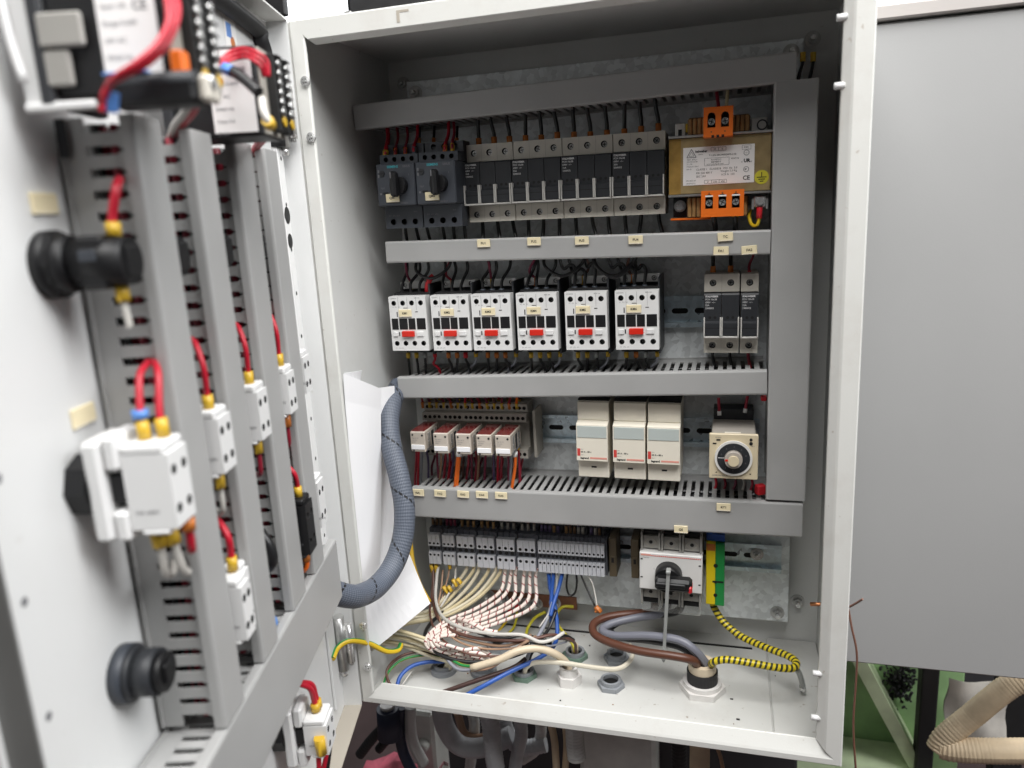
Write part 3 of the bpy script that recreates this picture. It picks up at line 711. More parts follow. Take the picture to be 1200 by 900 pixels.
# ================================================================== transformer
def transformer():
    xl, xr, zt, zb, yf = 336, 431.5, 590.5, 537.5, 118
    t = thing('transformer', 'brown steel laminated transformer with orange terminals and a white rating plate', 'transformer', ((xl + xr) / 2, PLATE_Y, 564), 0, R(.6)); w = (xr - xl) / 2; o = -PLATE_Y
    mb = MB(); mb.box(-w, w, o + yf, o + 168, -26.5, 26.5, 'lamination', .6); part('laminated_core', mb, t)
    mb = MB()
    for i in range(9): mb.box(-w - .25, -w + .1, o + yf + 3 + i * 5, o + yf + 5 + i * 5, -26, 26, 'lamination_rust')
    mb.box(-w - .3, -w + 11, o + yf - .35, o + yf - .02, -26.3, 26.3, 'lamination_rust'); part('rusty_edge', mb, t)
    for s in (1, -1):
        mb = MB(); mb.box(-w - 1, w + 1, o + yf - 4, o + 175, s * 27, s * 29, 'steel', .4); mb.box(-w - 1, w + 1, o + 173, -.3, s * 27, s * 29, 'steel'); mb.box(-w - 1, w + 1, -2.4, -.3, s * 29.2, s * 40, 'steel'); part('mounting_frame', mb, t)
    for s, z0, z1 in ((1, 29.4, 46), (-1, -50, -29.4)):
        mb = MB(); mb.box(-31, 28, o + 125, o + 165, z0, z1, 'coil_dark', 2)
        for i in range(6): mb.box(-30 + i * 4.4, -27 + i * 4.4 + .6, o + 122.5, o + 126, z0 + .5, z1 - 1, 'coil_tape', .8)
        for i in range(4): mb.box(10 + i * 4.4, 13.6 + i * 4.4, o + 122.5, o + 126, z0 + .5, z1 - 1, 'coil_tape', .8)
        part('coil', mb, t)
    part('bobbin_strip', MB().box(-47, -8, o + 124, o + 150, -52, -49.8, 'orange_plastic', .6), t); mb = MB(); mb.box(-43, -33, o + 128, o + 150, 29.2, 42, 'fuse_white', .8); mb.box(-40, -36.5, o + 127.6, o + 128, 29.4, 36, 'hole_dark'); part('bobbin_end', mb, t); part('yellow_tab', MB().box(-32.8, -25, o + 127, o + 150, 33, 41, 'ferrule_yellow', .6), t); mb = MB(); mb.box(29, 44, o + 128, o + 150, 29.2, 42, 'fuse_white', .8); mb.ring(39, o + 126.6, 35, 5, 3.8, 1.5, 'dark_plastic', 'y', 16); part('bobbin_end', mb, t)
    for zc, h, n, w2, x0, nm, dx in ((38.5, 27, 2, 27, -1.5, 'terminal', 0), (-37, 25, 3, 40, 3.5, 'terminal', 0)):
        mb = MB(); q = [x0 + (i - (n - 1) / 2) * 12.4 for i in range(n)]
        up = zc > 0
        hz = zc + (1.5 if up else 2)
        mb.plate(rect(x0 - w2 / 2, x0 + w2 / 2, zc - h / 2, zc + h / 2), [[(x - 3.6, hz - 6.5), (x + 3.6, hz - 6.5), (x + 3.6, hz + 4), (x + 2.4, hz + 6.4), (x, hz + 7.2), (x - 2.4, hz + 6.4), (x - 3.6, hz + 4)] for x in q], o + 103, 8, 'orange_plastic')
        mb.box(x0 - w2 / 2, x0 + w2 / 2, o + 111.2, o + 140, zc - h / 2, zc + h / 2, 'orange_plastic')
        for a, b in ((zc + h / 2 - .5, zc + h / 2), (zc - h / 2, zc - h / 2 + .5)): mb.box(x0 - w2 / 2, x0 + w2 / 2, o + 103.1, o + 111.1, a, b, 'orange_plastic')
        for s in (-1, 1): mb.box(x0 + s * w2 / 2, x0 + s * (w2 / 2 - .5), o + 103.1, o + 111.1, zc - h / 2 + .6, zc + h / 2 - .6, 'orange_plastic')
        for x in q:
            screw_head(mb, x, o + 106, hz - 1, 3.2, 'chrome', random.uniform(0, 1.5)); mb.cyl(x, o + 102.8, zc + (-9 if up else 10), .7, .25, 'coil_dark', 'y', 8)
        if not up:
            for x in q: mb.box(x - 3.6, x + 3.6, o + 102.85, o + 103, hz + 4.6, hz + 6, 'label_white')
        else:
            for i in range(3): mb.box(x0 - 6 + i * 4.6, x0 - 3.6 + i * 4.6, o + 102.8, o + 104, zc - h / 2 - .8, zc - h / 2 + 1.6, 'hole_dark')
        part('terminal', mb, t, 'two pole orange terminal on top' if up else 'three pole orange terminal underneath')
    # rating plate
    y = o + yf - .5; L0, L1, Z0, Z1 = -34.5, 32.5, -18.5, 17.5
    mb = MB(); mb.box(L0, L1, y, y + .5, Z0, Z1, 'label_white', .2); rp = part('rating_plate', mb, t)
    A = lambda s_, x, z, h, b=0, al='LEFT', mt='ink_black': lettering(t, s_, x, y, z, h, mt, al, b)
    mb = MB()
    def line(x0, z0, x1, z1, th=.35):
        d = Vector((x1 - x0, 0, z1 - z0)).normalized(); q = Vector((-d.z, 0, d.x)) * th / 2
        a, b = Vector((x0, y - .12, z0)), Vector((x1, y - .12, z1)); mb.add([a - q, b - q, b + q, a + q], [(0, 1, 2, 3)], 'ink_grey')
    def frame(x0, x1, z0, z1, th=.3): line(x0, z0, x1, z0, th); line(x0, z1, x1, z1, th); line(x0, z0, x0, z1, th); line(x1, z0, x1, z1, th)
    line(-31, 8, -26.6, 15.8, .6); line(-26.6, 15.8, -22, 8, .6); line(-31, 8, -22, 8, .6); line(-29, 9.2, -26.6, 13.3); line(-26.6, 13.3, -24.2, 9.2); line(-29, 9.2, -24.2, 9.2)
    frame(-8, 6, 13, 16.3); line(-1, 13, -1, 16.3); frame(-14, 9, -.5, 6.5); frame(-14, 7, -17.3, -14.2); line(-7, -17.3, -7, -14.2); line(0, -17.3, 0, -14.2); frame(21, 29, 12.6, 16.6)
    for x, z in ((25, 9.6), (25, -5.8)):
        for i in range(14): line(x + 2.4 * math.cos(i * .4488), z + 2.4 * math.sin(i * .4488), x + 2.4 * math.cos((i + 1) * .4488), z + 2.4 * math.sin((i + 1) * .4488), .5)
    part('printed_lines', mb, t)
    A('italweber', -23, 12.4, 2.2, .12); A('elettra', -20, 10, 1.2); A('24', -5.8, 13.8, 1.8); A('0', 1.8, 13.8, 1.8); A('T-USN-00C00003000-2.02', -10, 8.2, 1.7, .03)
    A('INGRESSO', -8, 4.2, 1.5); A('230-400 V', -8, 2.0, 1.6, .04); A('SECONDARIO 24V', -12, -.1, 1.4); A('50/60 Hz', 10.5, 4.4, 1.5)
    A('TEST. 200% s', -31, 5.4, 1.3); A('DIN EN 61558', -31, 3.4, 1.2); A('Cl. 130', -31, 1.2, 1.3); A('MADE IN ITALY', -31, -1.2, 1.2); A('Isol. B', -31, -3.6, 1.3)
    A('CLASSE 1   CLASSE B   F/H  Hz  3.0', -22, -4.6, 1.9); A('PRI 230-400 V', -22, -8, 1.9); A('Weight 3.3 Kg', 1, -7.2, 1.9); A('SEC 24V', -22, -11.2, 1.9); A('6.25 A  150', 2, -10.4, 1.9); A('S/N 0425-150', -31.5, -14.6, 1.2); A('100VA 02/13', -31.5, -17.2, 1.2)
    A('0', -11.2, -16.8, 1.7); A('230', -5.5, -16.8, 1.7); A('400', 1.6, -16.8, 1.7); A('K02', 22.6, 13.8, 1.8); A('UL', 24, 9, 1.2); A('c', 20.4, .6, 2); A('UR', 22.6, .8, 3.2, .22); A('us', 28.2, .6, 1.7); A('SP', 23.6, -6.5, 1.4, .1); A('CE', 22, -15.6, 4.0, .12)
    mb = MB(); mb.cyl(39.5, o + yf - .4, -14, 6.6, .4, 'sticker_yellow', 'y', 28); part('earth_sticker', mb, t)
    mb = MB(); y = o + yf - .45; line(39.5, -9.4, 39.5, -14, .8); line(35, -14, 44, -14, .8); line(36.4, -15.9, 42.6, -15.9, .8); line(37.8, -17.8, 41.2, -17.8, .8); mb.m = ['ink_black'] * len(mb.m); part('earth_symbol', mb, t)
    mb = MB(); mb.cyl(-38, o + 128, -38, 5.8, 8, 'steel', 'y', 18); mb.cyl(-38, o + 125, -38, 3.6, 3, 'chrome', 'y', 12); mb.box(-45, -31, o + 136, o + 150, -49, -29.2, 'hole_dark'); part('frame_bolt', mb, t)
    mb = MB(); mb.box(33, 44, o + 118, o + 140, -42, -32, 'chrome', 1); mb.cyl(38.5, o + 115.6, -36.5, 3.8, 2.5, 'chrome', 'y', 14); mb.box(31, 33.2, o + 119, o + 130, -44, -34, 'steel'); mb.box(44.2, 46, o + 119, o + 130, -44, -34, 'steel'); part('earth_clamp', mb, t)
transformer()

# ================================================================== contactors
CX = [(P(455, 349, 113) + P(498, 347, 113)) / 2, (P(503, 346, 113) + P(549, 345, 113)) / 2, (P(551, 345, 113) + P(598, 344.5, 113)) / 2, (P(604, 344, 113) + P(652, 343, 113)) / 2, (P(661, 342, 113) + P(711, 341, 113)) / 2, (P(720, 340, 113) + P(772, 339, 113)) / 2]
CX = [p.x for p in CX]; CZ = 413.2
def contactor(x, label):
    t = thing('contactor', label, 'contactor', (x, PLATE_Y - 7.5, CZ), 0, 0, 'white and black contactors'); o = -(PLATE_Y - 7.5)
    mb = MB(); mb.box(-22, 22, o + 127, -.2, -33.5, 33.5, 'black_plastic', 1); mb.box(-22.3, 22.3, o + 150, -4, 33.6, 41, 'black_plastic', .8); mb.box(-22.3, 22.3, o + 150, -4, -40, -33.6, 'dark_plastic', .8); mb.box(20.5, 22.6, o + 128, -3, -38, 43, 'dark_plastic', .4); part('body', mb, t)
    mb = MB(); mb.block(-21, 20, 36.5, 44.5, [circ(-15, 40.5, 2.6), circ(15, 40.5, 2.8)], o + 147, o + 160, 4, 'contactor_white')
    for x_ in (-15, 15): screw_head(mb, x_, o + 148.6, 40.5, 2.1, 'steel', random.uniform(0, 1.5))
    part('coil_terminals', mb, t)['kind'] = 'stuff'
    holes = []; xs = [-16.3 + 10.9 * i for i in range(4)]
    for xx in xs: holes += [circ(xx, 23.5, 2.9, 14), circ(xx, -22.5, 2.9, 14)]
    wins = [(-20.6, -12.6), (-11.4, -1.2), (-.1, 8.2), (10.0, 20.6)]
    mb = MB(); mb.plate(rect(-22.4, 22.4, -31, 31), holes, o + 113, 5.5, 'contactor_white', 'black_plastic')
    zc = 31
    for a, b in ((30.5, 31), (-31, -30.5)): mb.box(-22.4, 22.4, o + 113.03, o + 126.5, a, b, 'contactor_white')
    for s in (-1, 1): mb.box(s * 22.4, s * 21.9, o + 113.03, o + 126.5, -30.4, 30.4, 'contactor_white')
    mb.box(-5, 0, o + 112.8, o + 113, 17.6, 18.2, 'hole_dark'); mb.box(-13.6, -12.6, o + 112.8, o + 113, 8, 13.5, 'hole_dark'); mb.box(9, 12.4, o + 112.8, o + 113, 13, 13.8, 'hole_dark'); mb.box(-12.8, -11.6, o + 112.8, o + 113, -14, -9.4, 'hole_dark')
    for xx in xs[:-1]: mb.box(xx + 5.3, xx + 5.5, o + 112.85, o + 113, 15.5, 30, 'ink_grey')
    part('front_cover', mb, t)
    mb = MB()
    for xx in xs:
        for z in (23.5, -22.5): screw_head(mb, xx, o + 117.4, z, 1.7, 'screw_dark', random.uniform(0, 1.5))
    part('terminal_screws', mb, t)['kind'] = 'stuff'
    for a, b in wins: part('window', MB().box(a, b, o + 112.6, o + 114, -6.6, 6.2, 'black_plastic', .2), t)
    part('red_indicator', MB().box(-8.2, 6.6, o + 109.5, o + 113.4, -14.6, -8.2, 'red_plastic', .5), t)
    mb = MB(); mb.box(-19.5, -13.8, o + 111.6, o + 113.2, -14.4, -9.2, 'white_plastic', .4); mb.box(9.4, 17.6, o + 111.6, o + 113.2, -14.4, -9.2, 'white_plastic', .4); part('white_clip', mb, t)
    lettering(t, 'LOVATO', -20.5, o + 113, 28.4, 1.3, 'ink_grey'); lettering(t, 'BF09 10A', 9, o + 113, 28.4, 1.2, 'ink_grey'); lettering(t, '1L1   3L2   5L3', -18.4, o + 113, 18.7, 1.1, 'ink_grey'); lettering(t, '2T1   4T2   6T3', -18.4, o + 113, -28.6, 1.1, 'ink_grey')
    for i in range(4): lettering(t, '+', -18 + i * 10.8, o + 113, -18, 1.2, 'ink_grey')
    return t
CL = ['contactor at the left end of its row, with a red sleeve on top', 'contactor, second in the row from the left cabinet wall', 'contactor, third in the row from the left cabinet wall', 'contactor, fourth in the row from the left cabinet wall', 'contactor, fifth in the row, one before the bare rail', 'contactor at the right end of its row, beside the bare rail']
for i, x in enumerate(CX):
    contactor(x, 'white fronted ' + CL[i]); marker('KM%d' % (i + 1), x - 3, 112.9, CZ + 12, 'on a white contactor', 15.5, 8.4)

# ================================================================== relays in their sockets
RX = [(480, 497, 505.3), (506.6, 524.5, 507), (533, 551, 507.8), (557.6, 575, 509), (579.4, 597.6, 509.6)]
def relay(i):
    a, b, v = RX[i]; p, q = P(a, v, 105), P(b, v, 105); x = (p.x + q.x) / 2; z = (p.z + q.z) / 2
    xs = 43 + 26.2 * i                                                   # sockets stand side by side
    t = thing('relay_socket', 'grey screw socket holding the %s plug-in relay' % (ORD[i] if i < 4 else 'fifth and last'), 'relay socket', (xs + 6, PLATE_Y - 7.5, 276), 0, 0, 'grey relay sockets'); o = -(PLATE_Y - 7.5)
    mb = MB(); mb.box(-13, 13, o + 163, -.2, -32, 34, 'socket_grey', .6)
    part('base', mb, t)
    mb = MB(); mb.block(-12.9, 12.9, 13.5, 23, [circ(-9 + 6 * k, 18, 2.2, 10) for k in range(4)], o + 150, o + 163, 5, 'socket_grey'); part('front_terminals', mb, t)
    mb = MB(); mb.block(-12.9, 12.9, 24, 33, [circ(-9 + 6 * k, 28.5, 2.2, 10) for k in range(4)], o + 158, o + 163, 4, 'socket_grey'); part('rear_terminals', mb, t)
    mb = MB(); mb.block(-12.9, 12.9, -31, -20, [circ(-9 + 6 * k, -26, 2.2, 10) for k in range(4)], o + 150, o + 163, 5, 'socket_grey'); part('lower_terminals', mb, t)
    r = thing('relay', 'clear cased plug-in relay with maroon top, %s of the five from the braided hose' % (ORD[i] if i < 4 else 'last'), 'relay', (x, 150, z - 13), 0, 0, 'plug-in relays')
    mb = MB(); mb.box(-9.1, 9.1, -45, 0, -12.3, 12.3, 'relay_face', 1); part('case', mb, r)
    mb = MB(); mb.box(-8.2, 8.2, -43.4, -3, 12.3, 13.0, 'relay_maroon', .3); part('top_panel', mb, r)
    mb = MB()
    for k in range(3): mb.box(9.15, 9.5, -36 + k * 11, -29 + k * 11, -9, 8, 'dark_plastic' if k % 2 else 'chrome')
    mb.box(9.15, 9.6, -40, -6, -12, -9.4, 'ink_grey'); part('side_contacts', mb, r)
    mb = MB(); mb.box(-8.2, 8.2, -45.8, -44.9, -9, -3.4, 'paper', .2); part('label_strip', mb, r)
    mb = MB(); mb.cyl(-6, -45.3, 8.4, 1.2, .4, 'hole_dark', 'y', 10); mb.cyl(6, -45.3, 8, 1.3, .4, 'hole_dark', 'y', 10); mb.box(-6.5, -4.5, -45.4, -44.8, -11.8, -9.6, 'dark_plastic'); part('case_marks', mb, r)
    lettering(r, 'Type 55.34', -7, -45, 4, 1.3, 'ink_grey'); lettering(r, '10A 250V~', -7, -45, 1.6, 1.1, 'ink_grey'); lettering(r, '24VAC', -7, -45, -.6, 1.1, 'ink_grey')
for i in range(5): relay(i)
mb = MB(); mb.box(174, 177.5, 152, 184, 246, 303, 'socket_grey', .5); solo('end_stop', mb, 'grey end stop closing the row of relay sockets', 'end stop')

# ================================================================== three beige modular units
def beige_unit(x0, z, label):
    t = thing('beige_unit', label, 'modular unit', (x0 + 17.5, PLATE_Y - 7.5, z), 0, R(.7), 'beige modular units'); o = -(PLATE_Y - 7.5); w = 17.4
    mb = MB(); mb.box(-w, w, o + 131, -.2, -45, 43, 'beige_plastic', .8); mb.box(-w, w, o + 132, -2, 43.2, 44.6, 'black_plastic'); part('housing', mb, t)
    mb = MB(); mb.box(-w, w, o + 128, o + 131.2, 22, 42.6, 'beige_plastic', .6); part('upper_cover', mb, t)
    mb = MB(); mb.prism([(o + 131, 22), (o + 123, 20.6), (o + 118, 18.8), (o + 118, -22.4), (o + 131, -23.6)], -w, w, 'beige_plastic', 'x'); part('front_cover', mb, t)
    part('status_window', MB().box(-w + 1.2, w - 1.2, o + 117.4, o + 118.1, 4.4, 17.6, 'window_strip', .2), t)
    mb = MB(); mb.box(-w, w, o + 127, o + 131.2, -44.6, -24, 'beige_plastic', .6); mb.box(-2.6, 3.2, o + 126.8, o + 127.3, -33.4, -31.6, 'hole_dark'); part('lower_cover', mb, t)
    y = o + 118
    mb = MB(); mb.box(-w + .8, -w + 4.2, y - .2, y - .02, -17, -8.5, 'ink_red'); mb.box(-2.5, w - 1, y - .2, y - .02, -20.2, -18.2, 'ink_pink'); part('printed_marks', mb, t)
    lettering(t, '60 A - 80 s', -w + 4.8, y, -13.2, 1.9, 'ink_black', 'LEFT', .08); lettering(t, 'legrand', -w + 4.2, y, -20.4, 2.3, 'ink_black', 'LEFT', .14); lettering(t, 'lexic', -w + 4.8, y, -9.6, 1.1, 'ink_grey'); lettering(t, '400 V~', -w + 4.8, y, -16.3, 1.1, 'ink_grey')
for k, (x0, lab) in enumerate(((232, 'beige modular unit nearest the relays'), (272.6, 'beige modular unit in the middle of three'), (309.8, 'beige modular unit nearest the dial timer'))):
    beige_unit(x0, 278.4 - k * .5, lab + ', with a printed brand line')

# ================================================================== dial timer
def timer():
    x, z = 399.5, 274; t = thing('dial_timer', 'square beige plug-in timer relay with a black and white dial', 'timer', (x, PLATE_Y - 7.5, z), 0, R(.3)); o = -(PLATE_Y - 7.5)
    mb = MB(); mb.box(-22, 22, o + 98, o + 158, -22, 22, 'timer_grey', 1.2); mb.box(-21, 21, o + 158, -.2, -24, 33, 'dark_plastic', .8); part('case', mb, t)
    part('front_bezel', MB().box(-24, 24, o + 94, o + 98.4, -24, 24, 'timer_beige', .7), t)
    part('rating_label', MB().box(-9, 7, o + 99, o + 108, 22.0, 22.3, 'beige_plastic'), t)
    mb = MB(); mb.cyl(0, o + 91.6, -1.2, 18.6, 2.6, 'dial_white', 'y', 48); mb.cyl(0, o + 91.2, -1.2, 16.2, .5, 'dark_plastic', 'y', 48); d = part('dial', mb, t)
    mb = MB(); mb.cyl(0, o + 85, -1.2, 8.6, 6.4, 'dial_grey', 'y', 32, r2=9.2); mb.cyl(0, o + 82, -1.2, 5.4, 3.2, 'timer_beige', 'y', 28); part('knob', mb, t)
    mb = MB(); mb.box(-8.2, -3.4, o + 84.7, o + 85.1, -2.2, -.2, 'red_plastic'); mb.box(-15.4, -9, o + 91, o + 91.3, -1.0, -.4, 'ink_white'); part('pointer', mb, t)
    for k in range(9):
        a = R(160 - k * 36); lettering(t, str((k * 2) % 10), 12.6 * math.cos(a), o + 91.2, -2.0 + 12.6 * math.sin(a), 1.6, 'ink_grey', 'CENTER')
    mb = MB(); mb.cyl(16.8, o + 93.6, 18.6, 1.5, .5, 'hole_dark', 'y', 12); mb.cyl(16.8, o + 93.6, 14.6, 1.8, .5, 'hole_dark', 'y', 12); mb.box(-17, -13, o + 93.7, o + 94.1, 16.8, 18.4, 'hole_dark'); mb.box(-20.5, -17, o + 93.7, o + 94.1, 13, 14.4, 'hole_dark'); mb.prism([(-18, -17.6), (-16, -17.6), (-16.4, -16.6)], o + 93.7, o + 94.1, 'hole_dark', 'y'); mb.prism([(15.6, -17.4), (17.6, -17.4), (16.6, -18.8)], o + 93.7, o + 94.1, 'hole_dark', 'y'); part('indicators', mb, t)
    lettering(t, 'OMRON H3CR', -21, o + 94, -21.4, 1.7, 'ink_grey', 'LEFT', .04); lettering(t, 'POWER', -18, o + 94, 19.6, 1.2, 'ink_grey'); lettering(t, 'OUT', 17, o + 94, 11.2, 1.2, 'ink_grey')
timer()

# ================================================================== terminal blocks of the lowest row
def terminal_mesh(w, r, key):
    k = ('term', w, r)
    if k not in CH:
        o = -(PLATE_Y - 7.5); h = w / 2 - .25
        a = MB(); a.box(-h, h, o + 150, -.2, -20, 24, 'terminal_dark', .3); a.box(-h, h, o + 146, o + 150, -4, 2, 'terminal_dark'); a.box(-h, h, o + 158, o + 178, 24, 27, 'terminal_dark'); a.cyl(0, o + 145.4, -1, h * .7, 1, 'hole_dark', 'y', 8)
        b = MB(); b.plate(rect(-h, h, 3.2, 18.4), [circ(0, 6.6, r, 10)], o + 143, 4, 'terminal_grey'); b.box(-h, h, o + 143.1, o + 150, 17.8, 18.4, 'terminal_grey'); b.box(-h, h, o + 143.1, o + 150, 3.2, 3.7, 'terminal_grey')
        for s in (-1, 1): b.box(s * h, s * (h - .3), o + 143.1, o + 150, 3.8, 17.7, 'terminal_grey')
        c = MB(); c.plate(rect(-h, h, -20.6, -5), [circ(0, -8.4, r, 10)], o + 142, 4, 'terminal_grey'); c.box(-h, h, o + 142.1, o + 150, -5.5, -5, 'terminal_grey'); c.box(-h, h, o + 142.1, o + 150, -20.6, -20.1, 'terminal_grey')
        for s in (-1, 1): c.box(s * h, s * (h - .3), o + 142.1, o + 150, -20, -5.6, 'terminal_grey')
        CH[k] = (a.mesh('base'), b.mesh('upper_clamp'), c.mesh('lower_clamp'))
    return CH[k]
TX = []; x = 32.6; GR = [(3, 5.3), (3, 5.3), (3, 7.6), (3, 7.6), (3, 7.6), (3, 7.6)]
TZ = 124.6
def terminal(x, w, r, label):
    a, b, c = terminal_mesh(w, r, w); t = thing('terminal_block', label, 'terminal', (x, PLATE_Y - 7.5, TZ), 0, 0, 'rail terminal blocks')
    for nm, me in (('base', a), ('upper_clamp', b), ('lower_clamp', c)): part(nm, me, t)
def end_plate(x, w, label, hh=0):
    mb = MB(); mb.box(x, x + w, 147, 184, TZ - 21, TZ + 24, 'terminal_dark', .4); solo('end_plate', mb, label, 'end plate', 'dark plates between terminal groups')
gname = ['first narrow', 'second narrow', 'first wide', 'second wide', 'third wide', 'fourth wide']
for g, (n, w) in enumerate(GR):
    for i in range(n):
        terminal(x + w / 2, w, 1.5 if w < 6 else 2.0, 'grey terminal block, %s of the %s group of three on the lowest rail' % (('left', 'middle', 'right')[i], gname[g])); TX.append(x + w / 2); x += w
    end_plate(x + .1, 2.8, 'dark separator plate after the %s group of three terminals' % gname[g]); x += 3.2
for i in range(16):
    terminal(x + 2.5, 5.0, 1.4, 'grey terminal block, %s in the unbroken run of sixteen narrow ones' % ORD[i]); TX.append(x + 2.5); x += 5.05
end_plate(x + .1, 2.4, 'dark end plate closing the run of sixteen narrow terminals')
def end_stop(x, label, mt='bracket_brown'):
    mb = MB(); mb.box(x, x + 9, 150, 184, 101, 150, mt, .8); mb.box(x + 1.5, x + 7.5, 148.6, 150.2, 118, 128, mt, .4); mb.box(x + 3, x + 6, 148.2, 148.7, 120, 126, 'hole_dark'); solo('end_stop', mb, label, 'end stop')
end_stop(x + 4, 'brownish end stop right of the long run of terminals'); end_stop(x + 30, 'brownish end stop left of the rotary main switch')

# ================================================================== rotary main switch
def main_switch():
    x, z = 333.5, 128; t = thing('main_switch', 'white fronted main switch with a black rotary handle', 'main switch', (x, PLATE_Y - 7.5, z), 0, R(.9)); o = -(PLATE_Y - 7.5)
    mb = MB(); mb.box(-34, 34, o + 133, -.2, -42, 43, 'switch_grey', .8); part('housing', mb, t)
    for s in (1, -1):
        mb = MB()
        for i in range(3):
            xc = -22.6 + 22.6 * i; za, zb = (23, 44) if s > 0 else (-44, -23)
            for a, b in ((xc - 10.8, xc - 8.6), (xc + 8.6, xc + 10.8)): mb.box(a, b, o + 123, o + 133, za, zb, 'switch_grey', .3)
            zc = 32 if s > 0 else -29
            mb.box(xc - 8.4, xc + 8.4, o + 126, o + 132.8, zc - 8, zc + 7, 'switch_grey', .4); mb.ring(xc, o + 125.4, zc - .5, 7.4, 5.4, 1, 'socket_grey', 'y', 4); mb.cyl(xc, o + 125.7, zc - .5, 2.1, .4, 'hole_dark', 'y', 12)
            mb.box(xc - 8.4, xc + 8.4, o + 128, o + 132.8, *((41, 44) if s > 0 else (-44, -39)), 'hole_dark')
        part('upper_terminals' if s > 0 else 'lower_terminals', mb, t)
    mb = MB(); mb.box(-34.4, 34.4, o + 118, o + 133, -22.6, 22, 'switch_white', .8); mb.box(-33, 33, o + 117.8, o + 118.1, 18.6, 19.0, 'ink_pink'); mb.box(-33, -22, o + 117.75, o + 118.1, 18.4, 20.2, 'ink_pink')
    for i in range(26): mb.box(-21 + i * 2.1, -20 + i * 2.1, o + 117.75, o + 118.1, 18.2, 19.4, 'ink_red')
    for xx, zz_ in ((-32, 14), (-32, -8), (31.6, 11), (31.6, -12)): mb.box(xx - 1.2, xx + 1.2, o + 117.7, o + 118.1, zz_ - .7, zz_ + .7, 'hole_dark')
    mb.cyl(18, o + 117.7, -16.5, 1.3, .4, 'hole_dark', 'y', 10); part('front_cover', mb, t)
    mb = MB(); mb.cyl(-2, o + 100, -1.6, 13.8, 18, 'black_plastic', 'y', 32, r2=15); mb.box(-15, 24.5, o + 89, o + 104, -8.5, 5.5, 'black_plastic', 3); mb.box(-14, 18, o + 86.5, o + 89.4, -3, 2.4, 'black_plastic', 1); part('rotary_handle', mb, t)
    mb = MB(); mb.box(20.5, 24.9, o + 88.6, o + 104.4, -8.8, -.5, 'ferrule_red', 1.6); part('handle_tip', mb, t)
    mb = MB(); mb.box(-33, 33, o + 132, o + 175, -58, -44.2, 'clear_plastic', .6); part('clear_shroud', mb, t)
    lettering(t, 'I', -18.6, o + 118, 2, 2.4, 'ink_grey'); lettering(t, '0', -17, o + 118, -9.8, 2.4, 'ink_grey'); lettering(t, 'LOVATO', -32, o + 118, 15.4, 1.5, 'ink_grey')
main_switch()
p0, p1 = P(783.5, 674, 88), P(778, 772, 88)
mb = MB(); mb.prism([(p0.x - 1.9, p0.z + 4), (p0.x + 1.9, p0.z + 4), (p1.x + 1.7, p1.z), (p1.x, p1.z - 2), (p1.x - 1.7, p1.z)], 83.6, 85.2, 'tape_grey', 'y'); mb.box(p1.x - 2.6, p1.x + 2.6, 82.4, 86.2, p1.z + 2, p1.z + 7, 'tape_grey', .6); mb.box(p0.x - 2.4, p0.x + 2.4, 82, 92, p0.z + 4, p0.z + 7, 'tape_grey', .6)
solo('cable_tie', mb, 'long grey plastic strap hanging from the black rotary handle', 'cable tie')

# ================================================================== earth terminal
def earth_terminal():
    x0, z0, z1 = 371.5, 84, 159; t = thing('earth_terminal', 'tall yellow and green earth terminal right of the main switch', 'terminal', (381.5, PLATE_Y - 7.5, 121), 0, R(.3)); o = -(PLATE_Y - 7.5); a, b = z0 - 121, z1 - 121
    mb = MB(); mb.box(-10, 0, o + 135, -.3, a, b, 'earth_yellow', .6); part('yellow_half', mb, t)
    mb = MB(); mb.box(.05, 10, o + 135, -.3, a - 1, b - 1, 'earth_green', .6); part('green_half', mb, t)
    mb = MB()
    for z, h in ((11, 2.4), (-9, 1.6), (-25, 2.2)): mb.cyl(.4, o + 134.6, z, h, .5, 'hole_dark', 'y', 14)
    mb.box(-3, 9, o + 134.7, o + 135.0, -9.6, -7.4, 'hole_dark'); part('screw_holes', mb, t)
    part('orange_mark', MB().box(-9.6, -.4, o + 134.6, o + 135.05, 29, 37, 'ferrule_orange'), t)
    part('blue_cap', MB().box(-10, 10, o + 140, -1, b + .2, b + 8, 'wire_blue', .5), t)
earth_terminal()
# copper earth bar along the back, with its bolts
t = thing('earth_bar', 'brown copper earth bar with bolts below the terminal blocks', 'earth bar', (152, 200, 38))
mb = MB(); mb.box(-58, 58, -9, -4, -9, 9, 'copper_bar', .4); part('bar', mb, t)
me = bolt().mesh('bolt')
for u, v in ((573, 698), (589, 702), (605, 706), (617.5, 707.5), (629, 708), (650, 707)):
    p = P(u, v, 190); part('bolt', me, t).location = Vector((p.x - 152, -9.5, p.z - 38)) * S
